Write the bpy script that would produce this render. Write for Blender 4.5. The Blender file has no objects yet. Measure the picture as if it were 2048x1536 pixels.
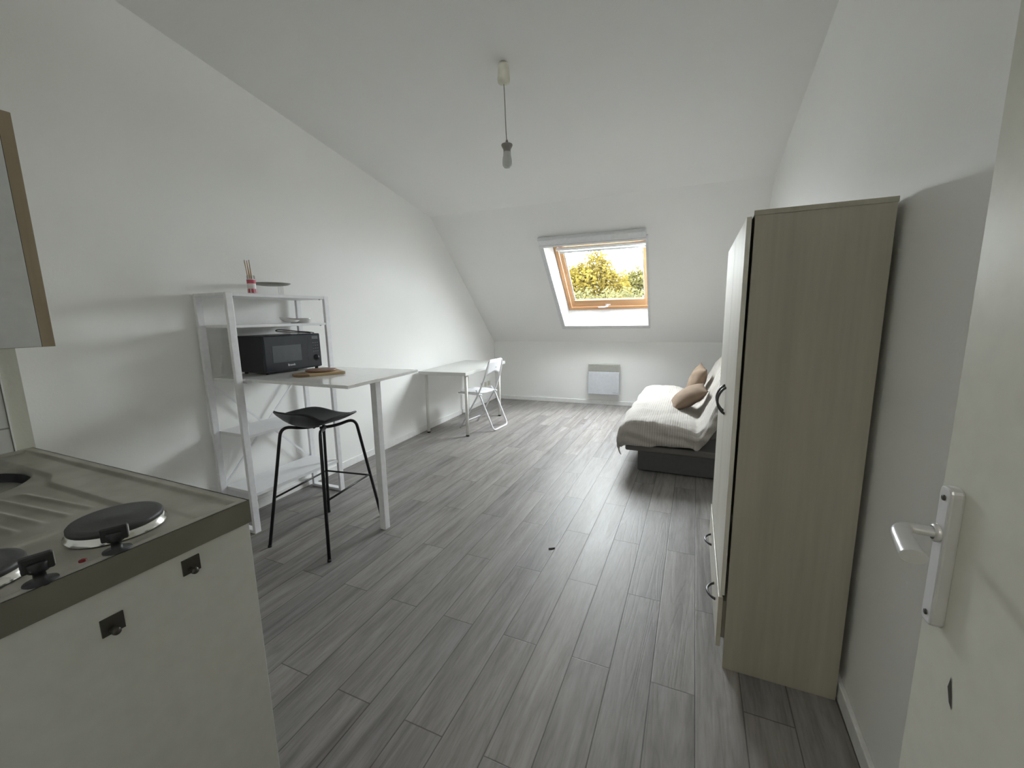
import bpy, math, random
from mathutils import Vector, Matrix, noise

# ------------------------------------------------------------------ camera, sky, exposure
SC = bpy.context.scene
COL = SC.collection
FPX, PITCH, ROLL, YAW, CAM_H = 828.0, math.radians(9.299), math.radians(0.977), math.radians(23.80), 1.38


def camera_matrix():
    cp, sp = math.cos(PITCH), math.sin(PITCH)
    m = Matrix(((1, 0, 0), (0, -sp, -cp), (0, cp, -sp)))
    cr, sr = math.cos(ROLL), math.sin(ROLL)
    z = Matrix(((cr, sr, 0), (-sr, cr, 0), (0, 0, 1)))
    a = Matrix(((math.cos(YAW), math.sin(YAW), 0), (-math.sin(YAW), math.cos(YAW), 0), (0, 0, 1)))
    w = z @ m @ a
    right, down, fwd = Vector(w[0]), Vector(w[1]), Vector(w[2])
    r = Matrix((right, -down, -fwd)).transposed()
    return Matrix.Translation((0, 0, CAM_H)) @ r.to_4x4()


cam_data = bpy.data.cameras.new('camera')
cam_data.sensor_fit = 'HORIZONTAL'
cam_data.sensor_width = 36.0
cam_data.lens = FPX / 2048.0 * 36.0
cam_data.clip_start = 0.02
cam = bpy.data.objects.new('camera', cam_data)
COL.objects.link(cam)
cam.matrix_world = camera_matrix()
SC.camera = cam

SC.view_settings.view_transform = 'Standard'
SC.view_settings.look = 'None'
SC.view_settings.gamma = 1.0
SC.view_settings.use_curve_mapping = False
SC.view_settings.exposure = 2.08
SC.cycles.max_bounces = 14
SC.cycles.diffuse_bounces = 10
SC.cycles.glossy_bounces = 4
SC.cycles.transparent_max_bounces = 12
SC.cycles.sample_clamp_indirect = 6.0

SKY = 12.0
world = bpy.data.worlds.new('overcast_sky')
SC.world = world
world.use_nodes = True
wn = world.node_tree
wn.nodes['Background'].inputs['Color'].default_value = (0.93, 0.97, 1.0, 1)
wn.nodes['Background'].inputs['Strength'].default_value = SKY

# added soft fill in the unseen corridor, lifts the near surfaces
ld = bpy.data.lights.new('corridor_fill', 'AREA')
ld.shape = 'SQUARE'
ld.size = 0.5
ld.energy = 2.3
ld.color = (1.0, 0.97, 0.90)
lo = bpy.data.objects.new('corridor_fill', ld)
COL.objects.link(lo)
lo.location = (-0.10, -0.95, 2.36)

# room planes (metres).  x to the right, y into the room, z up
CR_L = Vector((-2.994, 4.445, 2.585))          # crease between ceiling and window slope, left end
UAX = Vector((0.999, 0.043, 0.001)).normalized()
SN = Vector((-0.030, 0.663, 0.748)).normalized()   # outward normal of the window slope
VAX = UAX.cross(SN)
VAX = VAX if VAX.z < 0 else -VAX
VAX.normalize()


def slope(u, v, o=0.0):
    return CR_L + UAX * u + VAX * v + SN * o


def lwx(y): return -2.912 - 0.0374 * (y - 1.92)
def rwx(y): return 0.549 + 0.0147 * (y - 1.6)
def bwy(x): return 6.262 + 0.045 * (x + 2.976)
def ceil_z(x, y): return 2.585 + 0.0081 * (x + 2.994) - 0.1589 * (y - 4.445)


# portal in the skylight opening guides sky sampling
pd = bpy.data.lights.new('skylight_portal', 'AREA')
pd.shape = 'RECTANGLE'
pd.size = 1.16
pd.size_y = 1.44
pd.cycles.is_portal = True
po = bpy.data.objects.new('skylight_portal', pd)
COL.objects.link(po)
po.matrix_world = Matrix.Translation(slope(1.875, 1.31, 0.30)) @ Matrix((UAX, VAX, UAX.cross(VAX))).transposed().to_4x4()
if (po.matrix_world.to_3x3() @ Vector((0, 0, -1))).dot(SN) > 0:
    po.matrix_world = po.matrix_world @ Matrix.Rotation(math.pi, 4, 'X')

random.seed(7)


# ------------------------------------------------------------------ materials
class NT:
    def __init__(self, name):
        self.m = bpy.data.materials.new(name)
        self.m.use_nodes = True
        self.t = self.m.node_tree
        self.b = self.t.nodes['Principled BSDF']

    def n(self, kind, **kw):
        nd = self.t.nodes.new(kind)
        for k, v in kw.items():
            if k.startswith('i_'):
                nd.inputs[k[2:].replace('_', ' ')].default_value = v
            else:
                setattr(nd, k, v)
        return nd

    def l(self, a, b):
        self.t.links.new(a, b)

    def math(self, op, a, b=None, c=None):
        nd = self.t.nodes.new('ShaderNodeMath')
        nd.operation = op
        for i, x in enumerate((a, b, c)):
            if x is None:
                continue
            if isinstance(x, (int, float)):
                nd.inputs[i].default_value = x
            else:
                self.l(x, nd.inputs[i])
        return nd.outputs[0]

    def ramp(self, fac, stops):
        nd = self.t.nodes.new('ShaderNodeValToRGB')
        e = nd.color_ramp.elements
        while len(e) < len(stops):
            e.new(0.5)
        for el, (p, c) in zip(e, stops):
            el.position = p
            el.color = (*c, 1)
        self.l(fac, nd.inputs[0])
        return nd.outputs[0]

    def mix(self, fac, a, b, blend='MIX'):
        nd = self.t.nodes.new('ShaderNodeMix')
        nd.data_type = 'RGBA'
        nd.blend_type = blend
        for i, x in ((0, fac), (6, a), (7, b)):
            if isinstance(x, (int, float)):
                nd.inputs[i].default_value = x
            elif isinstance(x, tuple):
                nd.inputs[i].default_value = (*x, 1)
            else:
                self.l(x, nd.inputs[i])
        return nd.outputs[2]

    def bump(self, h, strength=0.3, dist=0.01):
        nd = self.t.nodes.new('ShaderNodeBump')
        nd.inputs['Strength'].default_value = strength
        nd.inputs['Distance'].default_value = dist
        self.l(h, nd.inputs['Height'])
        self.l(nd.outputs[0], self.b.inputs['Normal'])


def plain(name, col, rough=0.5, metal=0.0, spec=0.5, nscale=30.0, nvar=0.04, bump=0.0, bscale=200.0, bdist=0.002, coat=0.0):
    """procedural: base colour varied a little by noise, optional fine bump"""
    s = NT(name)
    tc = s.n('ShaderNodeTexCoord')
    nz = s.n('ShaderNodeTexNoise', i_Scale=nscale, i_Detail=3.0)
    s.l(tc.outputs['Object'], nz.inputs['Vector'])
    lo = tuple(max(0, c * (1 - nvar)) for c in col)
    hi = tuple(min(1, c * (1 + nvar)) for c in col)
    s.l(s.ramp(nz.outputs[0], [(0.3, lo), (0.7, hi)]), s.b.inputs['Base Color'])
    s.b.inputs['Roughness'].default_value = rough
    s.b.inputs['Metallic'].default_value = metal
    s.b.inputs['Specular IOR Level'].default_value = spec
    s.b.inputs['Coat Weight'].default_value = coat
    if bump:
        n2 = s.n('ShaderNodeTexNoise', i_Scale=bscale, i_Detail=4.0)
        s.l(tc.outputs['Object'], n2.inputs['Vector'])
        s.bump(n2.outputs[0], bump, bdist)
    return s.m


def wall_paint(name, col, rough=0.5, stain=None):
    s = NT(name)
    tc = s.n('ShaderNodeTexCoord')
    nz = s.n('ShaderNodeTexNoise', i_Scale=1.3, i_Detail=5.0, i_Roughness=0.6)
    s.l(tc.outputs['Object'], nz.inputs['Vector'])
    c = s.ramp(nz.outputs[0], [(0.3, tuple(x * 0.975 for x in col)), (0.7, col)])
    if stain:
        for (ctr, rad, sc) in stain:
            vs = s.n('ShaderNodeVectorMath', operation='SUBTRACT')
            s.l(tc.outputs['Object'], vs.inputs[0])
            vs.inputs[1].default_value = ctr
            vd = s.n('ShaderNodeVectorMath', operation='DIVIDE')
            s.l(vs.outputs[0], vd.inputs[0])
            vd.inputs[1].default_value = rad
            ln = s.n('ShaderNodeVectorMath', operation='LENGTH')
            s.l(vd.outputs[0], ln.inputs[0])
            n3 = s.n('ShaderNodeTexNoise', i_Scale=60.0)
            s.l(tc.outputs['Object'], n3.inputs['Vector'])
            d = s.math('ADD', ln.outputs['Value'], s.math('MULTIPLY', n3.outputs[0], 0.5))
            f = s.math('LESS_THAN', d, 1.2)
            c = s.mix(f, c, sc)
    s.l(c, s.b.inputs['Base Color'])
    r = s.n('ShaderNodeTexNoise', i_Scale=5.0, i_Detail=4.0)
    s.l(tc.outputs['Object'], r.inputs['Vector'])
    s.l(s.math('ADD', s.math('MULTIPLY', r.outputs[0], 0.15), rough - 0.07), s.b.inputs['Roughness'])
    s.b.inputs['Specular IOR Level'].default_value = 0.4
    n2 = s.n('ShaderNodeTexNoise', i_Scale=90.0, i_Detail=3.0)
    s.l(tc.outputs['Object'], n2.inputs['Vector'])
    n4 = s.n('ShaderNodeTexNoise', i_Scale=4.0, i_Detail=2.0)
    s.l(tc.outputs['Object'], n4.inputs['Vector'])
    s.bump(s.math('ADD', n2.outputs[0], s.math('MULTIPLY', n4.outputs[0], 3.0)), 0.25, 0.002)
    return s.m


def floor_mat():
    """grey wood-look vinyl planks, 154 mm x 970 mm, laid in half bond along y"""
    s = NT('grey_vinyl_plank')
    tc = s.n('ShaderNodeTexCoord')
    sep = s.n('ShaderNodeSeparateXYZ')
    s.l(tc.outputs['Object'], sep.inputs[0])
    X, Y = sep.outputs[0], sep.outputs[1]
    W, LN = 0.1543, 0.973
    fx = s.math('DIVIDE', s.math('ADD', X, 0.0876), W)
    row = s.math('FLOOR', fx)
    odd = s.math('FLOORED_MODULO', row, 2.0)
    fy = s.math('DIVIDE', s.math('SUBTRACT', Y, s.math('SUBTRACT', 1.457, s.math('MULTIPLY', odd, LN / 2))), LN)
    cell = s.math('FLOOR', fy)
    px = s.math('FRACT', fx)
    py = s.math('FRACT', fy)
    # random per plank
    cmb = s.n('ShaderNodeCombineXYZ')
    s.l(row, cmb.inputs[0]); s.l(cell, cmb.inputs[1])
    wnz = s.n('ShaderNodeTexWhiteNoise', noise_dimensions='2D')
    s.l(cmb.outputs[0], wnz.inputs['Vector'])
    rnd = wnz.outputs['Value']
    rc = s.n('ShaderNodeSeparateColor')
    s.l(wnz.outputs['Color'], rc.inputs[0])
    # grain coordinates, shifted per plank
    gc = s.n('ShaderNodeCombineXYZ')
    s.l(s.math('ADD', s.math('MULTIPLY', X, 1.0), s.math('MULTIPLY', rnd, 37.0)), gc.inputs[0])
    s.l(s.math('ADD', s.math('MULTIPLY', Y, 0.085), s.math('MULTIPLY', rc.outputs[1], 11.0)), gc.inputs[1])
    s.l(s.math('MULTIPLY', rc.outputs[2], 5.0), gc.inputs[2])
    g1 = s.n('ShaderNodeTexNoise', i_Scale=16.0, i_Detail=6.0, i_Roughness=0.6, i_Distortion=0.6)
    s.l(gc.outputs[0], g1.inputs['Vector'])
    g2 = s.n('ShaderNodeTexNoise', i_Scale=110.0, i_Detail=4.0, i_Roughness=0.65, i_Distortion=0.3)
    s.l(gc.outputs[0], g2.inputs['Vector'])
    # cathedral grain: bands of a low frequency field
    g3 = s.n('ShaderNodeTexNoise', i_Scale=7.0, i_Detail=2.0, i_Distortion=0.4)
    s.l(gc.outputs[0], g3.inputs['Vector'])
    band = s.math('ABSOLUTE', s.math('SUBTRACT', s.math('FRACT', s.math('MULTIPLY', g3.outputs[0], 16.0)), 0.5))
    base = s.ramp(g1.outputs[0], [(0.25, (0.125, 0.113, 0.107)), (0.42, (0.205, 0.192, 0.185)), (0.6, (0.272, 0.259, 0.252)), (0.8, (0.350, 0.336, 0.327))])
    fine = s.ramp(g2.outputs[0], [(0.25, (0.72, 0.71, 0.70)), (0.55, (1, 1, 1)), (0.8, (1.08, 1.08, 1.08))])
    c = s.mix(0.8, base, fine, 'MULTIPLY')
    bd = s.ramp(band, [(0.0, (0.84, 0.83, 0.82)), (0.25, (1, 1, 1))])
    c = s.mix(0.6, c, bd, 'MULTIPLY')
    tint = s.ramp(rnd, [(0.0, (0.86, 0.86, 0.87)), (0.5, (1.0, 0.99, 0.98)), (1.0, (1.10, 1.08, 1.06))])
    c = s.mix(1.0, c, tint, 'MULTIPLY')
    # knots
    kc = s.n('ShaderNodeCombineXYZ')
    s.l(X, kc.inputs[0]); s.l(s.math('MULTIPLY', Y, 0.45), kc.inputs[1])
    vo = s.n('ShaderNodeTexVoronoi', i_Scale=3.4)
    s.l(kc.outputs[0], vo.inputs['Vector'])
    kn = s.ramp(vo.outputs['Distance'], [(0.0, (0.32, 0.29, 0.27)), (0.035, (0.7, 0.68, 0.66)), (0.09, (1, 1, 1))])
    c = s.mix(0.75, c, kn, 'MULTIPLY')
    # seams
    ex = s.math('MULTIPLY', s.math('MINIMUM', px, s.math('SUBTRACT', 1.0, px)), W)
    ey = s.math('MULTIPLY', s.math('MINIMUM', py, s.math('SUBTRACT', 1.0, py)), LN)
    edge = s.math('MINIMUM', ex, ey)
    seam = s.ramp(s.math('DIVIDE', edge, 0.004), [(0.0, (0.30, 0.29, 0.28)), (0.38, (0.55, 0.54, 0.53)), (0.75, (1, 1, 1))])
    c = s.mix(1.0, c, seam, 'MULTIPLY')
    s.l(c, s.b.inputs['Base Color'])
    rr = s.math('ADD', 0.40, s.math('MULTIPLY', g1.outputs[0], 0.20))
    s.l(rr, s.b.inputs['Roughness'])
    s.b.inputs['Specular IOR Level'].default_value = 0.48
    sm = s.n('ShaderNodeMapRange')
    s.l(edge, sm.inputs[0]); sm.inputs[2].default_value = 0.003
    hb = s.math('ADD', s.math('MULTIPLY', s.math('MINIMUM', band, 0.25), 1.6), s.math('MULTIPLY', g2.outputs[0], 0.5))
    h = s.math('ADD', s.math('MULTIPLY', sm.outputs[0], 1.2), hb)
    s.bump(h, 0.32, 0.0016)
    return s.m


def wood_mat(name, dark, light, axis=2, scale=9.0, rough=0.4, stretch=0.06, spec=0.5):
    s = NT(name)
    tc = s.n('ShaderNodeTexCoord')
    mp = s.n('ShaderNodeMapping')
    sc = [1.0, 1.0, 1.0]
    sc[axis] = stretch
    mp.inputs['Scale'].default_value = sc
    s.l(tc.outputs['Object'], mp.inputs[0])
    g1 = s.n('ShaderNodeTexNoise', i_Scale=scale, i_Detail=6.0, i_Roughness=0.55, i_Distortion=0.5)
    s.l(mp.outputs[0], g1.inputs['Vector'])
    g2 = s.n('ShaderNodeTexNoise', i_Scale=scale * 12, i_Detail=3.0)
    s.l(mp.outputs[0], g2.inputs['Vector'])
    c = s.ramp(g1.outputs[0], [(0.3, dark), (0.7, light)])
    c = s.mix(0.5, c, s.ramp(g2.outputs[0], [(0.3, (0.88, 0.87, 0.86)), (0.7, (1.05, 1.05, 1.05))]), 'MULTIPLY')
    s.l(c, s.b.inputs['Base Color'])
    s.b.inputs['Roughness'].default_value = rough
    s.b.inputs['Specular IOR Level'].default_value = spec
    s.bump(g2.outputs[0], 0.08, 0.001)
    return s.m


def steel_mat():
    s = NT('worn_steel')
    tc = s.n('ShaderNodeTexCoord')
    mp = s.n('ShaderNodeMapping')
    mp.inputs['Scale'].default_value = (0.05, 1, 1)
    s.l(tc.outputs['Object'], mp.inputs[0])
    g = s.n('ShaderNodeTexNoise', i_Scale=260.0, i_Detail=3.0)
    s.l(mp.outputs[0], g.inputs['Vector'])
    d = s.n('ShaderNodeTexNoise', i_Scale=9.0, i_Detail=6.0)
    s.l(tc.outputs['Object'], d.inputs['Vector'])
    s.l(s.ramp(d.outputs[0], [(0.3, (0.40, 0.385, 0.34)), (0.7, (0.56, 0.545, 0.50))]), s.b.inputs['Base Color'])
    s.b.inputs['Metallic'].default_value = 0.85
    s.l(s.math('ADD', 0.36, s.math('MULTIPLY', d.outputs[0], 0.2)), s.b.inputs['Roughness'])
    s.bump(g.outputs[0], 0.06, 0.0008)
    return s.m


def glass_mat(name, gloss=0.06):
    s = NT(name)
    s.t.nodes.remove(s.b)
    out = s.t.nodes['Material Output']
    tr = s.n('ShaderNodeBsdfTransparent')
    gl = s.n('ShaderNodeBsdfGlossy')
    gl.inputs['Roughness'].default_value = 0.02
    tr.inputs[0].default_value = (0.97, 0.985, 0.98, 1)
    fr = s.n('ShaderNodeLayerWeight', i_Blend=0.25)
    mx = s.n('ShaderNodeMixShader')
    s.l(s.math('ADD', s.math('MULTIPLY', fr.outputs['Fresnel'], 0.5), gloss * 0.3), mx.inputs[0])
    s.l(tr.outputs[0], mx.inputs[1]); s.l(gl.outputs[0], mx.inputs[2])
    s.l(mx.outputs[0], out.inputs['Surface'])
    return s.m


def leaf_mat(name, a, b):
    s = NT(name)
    s.t.nodes.remove(s.b)
    out = s.t.nodes['Material Output']
    tc = s.n('ShaderNodeTexCoord')
    nz = s.n('ShaderNodeTexNoise', i_Scale=1.6, i_Detail=4.0, i_Roughness=0.7)
    s.l(tc.outputs['Object'], nz.inputs['Vector'])
    c = s.ramp(nz.outputs[0], [(0.35, a), (0.65, b)])
    df = s.n('ShaderNodeBsdfDiffuse')
    tl = s.n('ShaderNodeBsdfTranslucent')
    s.l(c, df.inputs[0]); s.l(c, tl.inputs[0])
    mx = s.n('ShaderNodeMixShader')
    mx.inputs[0].default_value = 0.5
    s.l(df.outputs[0], mx.inputs[1]); s.l(tl.outputs[0], mx.inputs[2])
    s.l(mx.outputs[0], out.inputs['Surface'])
    return s.m


def ribbed_cloth():
    """beige crinkled throw with fine ribs, ribs follow the sheet's own UV"""
    s = NT('ribbed_throw')
    uv = s.n('ShaderNodeUVMap')
    sep = s.n('ShaderNodeSeparateXYZ')
    s.l(uv.outputs[0], sep.inputs[0])
    tc = s.n('ShaderNodeTexCoord')
    nz = s.n('ShaderNodeTexNoise', i_Scale=14.0, i_Detail=4.0)
    s.l(tc.outputs['Object'], nz.inputs['Vector'])
    ph = s.math('ADD', s.math('MULTIPLY', sep.outputs[0], 2 * math.pi / 0.013), s.math('MULTIPLY', nz.outputs[0], 2.4))
    rib = s.math('SINE', ph)
    ph2 = s.math('ADD', s.math('MULTIPLY', sep.outputs[1], 2 * math.pi / 0.03), s.math('MULTIPLY', nz.outputs[0], 9.0))
    rib2 = s.math('SINE', ph2)
    c = s.ramp(s.math('MULTIPLY_ADD', rib, 0.5, 0.5), [(0.0, (0.37, 0.345, 0.315)), (1.0, (0.46, 0.43, 0.395))])
    s.l(c, s.b.inputs['Base Color'])
    s.b.inputs['Roughness'].default_value = 0.85
    s.b.inputs['Sheen Weight'].default_value = 0.25
    s.b.inputs['Specular IOR Level'].default_value = 0.2
    n2 = s.n('ShaderNodeTexNoise', i_Scale=24.0, i_Detail=5.0)
    s.l(tc.outputs['Object'], n2.inputs['Vector'])
    h = s.math('ADD', s.math('ADD', s.math('MULTIPLY', rib, 0.5), s.math('MULTIPLY', rib2, 0.15)), s.math('MULTIPLY', n2.outputs[0], 2.0))
    s.bump(h, 0.5, 0.003)
    return s.m


M = {}
M['wall'] = wall_paint('white_wall_paint', (0.86, 0.86, 0.845), 0.5)
M['wall_r'] = wall_paint('white_wall_paint_marked', (0.86, 0.86, 0.845), 0.5,
                         stain=[((0.546, 1.205, 0.295), (0.03, 0.022, 0.036), (0.20, 0.21, 0.12))])
M['ceil'] = wall_paint('white_ceiling_paint', (0.86, 0.86, 0.85), 0.6)
M['cream'] = wall_paint('cream_wall_paint', (0.60, 0.595, 0.51), 0.5)
M['base'] = plain('white_gloss_baseboard', (0.80, 0.80, 0.79), 0.35)
M['floor'] = floor_mat()
M['lining'] = plain('white_reveal_lining', (0.84, 0.85, 0.86), 0.5)
M['pine'] = wood_mat('varnished_pine', (0.50, 0.27, 0.125), (0.62, 0.36, 0.18), axis=0, scale=12, rough=0.5, spec=0.25)
M['pine_side'] = wood_mat('varnished_pine_side', (0.50, 0.27, 0.125), (0.62, 0.36, 0.18), axis=1, scale=12, rough=0.5, spec=0.25)
M['glass'] = glass_mat('window_glass')
M['white_plastic'] = plain('white_plastic', (0.70, 0.71, 0.72), 0.4)
M['white_metal'] = plain('white_painted_metal', (0.80, 0.80, 0.82), 0.35)
M['white_board'] = plain('white_laminate', (0.82, 0.82, 0.81), 0.16, nvar=0.02, coat=0.3)
M['shelf_board'] = plain('white_shelf_laminate', (0.78, 0.78, 0.80), 0.35, nvar=0.02)
M['desk'] = plain('off_white_desk_laminate', (0.60, 0.60, 0.58), 0.35, nvar=0.02)
M['desk_leg'] = plain('off_white_leg_metal', (0.78, 0.775, 0.73), 0.35)
M['black_plastic'] = plain('black_plastic', (0.012, 0.013, 0.015), 0.4)
M['stool_seat'] = plain('charcoal_moulded_plastic', (0.020, 0.021, 0.023), 0.45, bump=0.1, bscale=500)
M['black_metal'] = plain('black_powder_coated_metal', (0.010, 0.010, 0.011), 0.4)
M['mw_body'] = plain('black_microwave_body', (0.012, 0.013, 0.016), 0.35)
M['mw_front'] = plain('black_gloss_front', (0.022, 0.026, 0.034), 0.22)
M['mw_window'] = plain('smoked_door_glass', (0.085, 0.095, 0.105), 0.18)
M['grey_print'] = plain('grey_print', (0.10, 0.11, 0.12), 0.4)
M['white_print'] = plain('white_print', (0.75, 0.75, 0.75), 0.5)
M['grey_print2'] = plain('grey_lettering', (0.28, 0.28, 0.29), 0.5)
M['heater_white'] = plain('white_enamel', (0.60, 0.62, 0.655), 0.3)
M['heater_grille'] = plain('beige_grey_grille', (0.50, 0.50, 0.46), 0.4)
M['fabric_dark'] = plain('charcoal_sofa_fabric', (0.10, 0.098, 0.10), 0.9, bump=0.4, bscale=400, spec=0.2)
M['fabric_mid'] = plain('taupe_sofa_fabric', (0.17, 0.16, 0.155), 0.9, bump=0.4, bscale=400, spec=0.2)
M['throw'] = ribbed_cloth()
M['cushion'] = plain('taupe_cotton', (0.235, 0.172, 0.125), 0.9, nscale=12, nvar=0.08, bump=0.35, bscale=300, spec=0.2)
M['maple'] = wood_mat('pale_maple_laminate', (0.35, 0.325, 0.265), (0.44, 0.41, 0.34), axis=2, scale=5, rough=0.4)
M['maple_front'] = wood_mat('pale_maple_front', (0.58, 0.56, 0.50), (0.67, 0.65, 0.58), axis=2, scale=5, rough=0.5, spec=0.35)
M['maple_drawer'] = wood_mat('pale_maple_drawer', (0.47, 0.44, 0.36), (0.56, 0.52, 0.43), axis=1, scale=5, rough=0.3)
M['maple_edge'] = plain('maple_edge_band', (0.27, 0.245, 0.20), 0.5)
M['gunmetal'] = plain('gunmetal_handle', (0.10, 0.10, 0.105), 0.3, metal=0.8)
M['door'] = plain('cream_door_paint', (0.63, 0.625, 0.555), 0.42, nvar=0.03, bump=0.1, bscale=8, bdist=0.004)
M['alu'] = plain('satin_aluminium', (0.66, 0.66, 0.67), 0.28, metal=0.75)
M['alu_white'] = plain('white_lacquered_aluminium', (0.62, 0.62, 0.625), 0.3, metal=0.3)
M['chrome'] = plain('chrome', (0.75, 0.74, 0.70), 0.15, metal=1.0)
M['steel'] = steel_mat()
M['steel_apron'] = plain('brownish_steel_apron', (0.20, 0.19, 0.155), 0.45, metal=0.3, nscale=6, nvar=0.1)
M['hotplate'] = plain('cast_iron_plate', (0.055, 0.054, 0.055), 0.5, bump=0.2, bscale=150)
M['red_lens'] = plain('red_indicator_lens', (0.20, 0.008, 0.012), 0.2)
M['kitchen_white'] = plain('white_kitchen_laminate', (0.60, 0.605, 0.575), 0.4, nvar=0.03)
M['handle_dark'] = plain('dark_nickel', (0.085, 0.08, 0.07), 0.35, metal=0.6)
M['cab_grey'] = plain('grey_white_cabinet_door', (0.52, 0.525, 0.51), 0.4)
M['cab_beige'] = wood_mat('beige_cabinet_wood', (0.25, 0.195, 0.125), (0.31, 0.245, 0.16), axis=2, scale=8, rough=0.5)
M['ivory'] = plain('ivory_plastic', (0.66, 0.64, 0.54), 0.4)
M['taupe_plastic'] = plain('grey_brown_socket_plastic', (0.22, 0.20, 0.185), 0.4)
M['bulb'] = plain('frosted_bulb_glass', (0.50, 0.51, 0.49), 0.15)
M['cord'] = plain('grey_cord', (0.30, 0.29, 0.27), 0.6)
M['clear'] = glass_mat('clear_bottle_glass', 0.2)
M['pink'] = plain('pink_label_print', (0.55, 0.09, 0.14), 0.5)
M['label_white'] = plain('white_label_paper', (0.80, 0.77, 0.76), 0.6)
M['reed'] = wood_mat('rattan_reed', (0.46, 0.27, 0.14), (0.58, 0.36, 0.20), axis=2, scale=60, rough=0.7)
M['grey_dish'] = plain('grey_metal_dish', (0.30, 0.305, 0.27), 0.4, metal=0.2)
M['wire'] = plain('thin_wire', (0.45, 0.45, 0.44), 0.3, metal=0.8)
M['ceramic'] = plain('white_ceramic', (0.72, 0.715, 0.70), 0.2)
M['board_light'] = wood_mat('light_board_wood', (0.52, 0.38, 0.22), (0.64, 0.49, 0.30), axis=1, scale=14, rough=0.5)
M['board_dark'] = wood_mat('brown_board_end', (0.22, 0.145, 0.075), (0.30, 0.20, 0.11), axis=1, scale=14, rough=0.5)
M['trivet'] = wood_mat('brown_trivet_wood', (0.20, 0.12, 0.085), (0.27, 0.165, 0.115), axis=1, scale=30, rough=0.5)
M['socket_ivory'] = plain('ivory_socket', (0.62, 0.60, 0.50), 0.4)
M['dirt_gap_shade'] = plain('dark_crumb_gap_shade', (0.05, 0.045, 0.04), 0.8)  # crumb and gouge; also the painted gap shade on the upper cabinet
M['bark'] = plain('tree_bark', (0.09, 0.07, 0.05), 0.9)
M['ground'] = plain('ground_bounce_pale', (0.34, 0.34, 0.30), 0.9)  # unseen ground, colour raised to bounce daylight onto the ceiling
M['leaf_y'] = leaf_mat('golden_leaves', (0.055, 0.040, 0.007), (0.085, 0.066, 0.013))
M['leaf_g'] = leaf_mat('yellow_green_leaves', (0.045, 0.042, 0.012), (0.072, 0.064, 0.020))
M['leaf_haze'] = leaf_mat('hazed_green_leaves', (0.042, 0.042, 0.020), (0.070, 0.066, 0.030))  # paler colour stands in for the hazy reflection on the window glass


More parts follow.
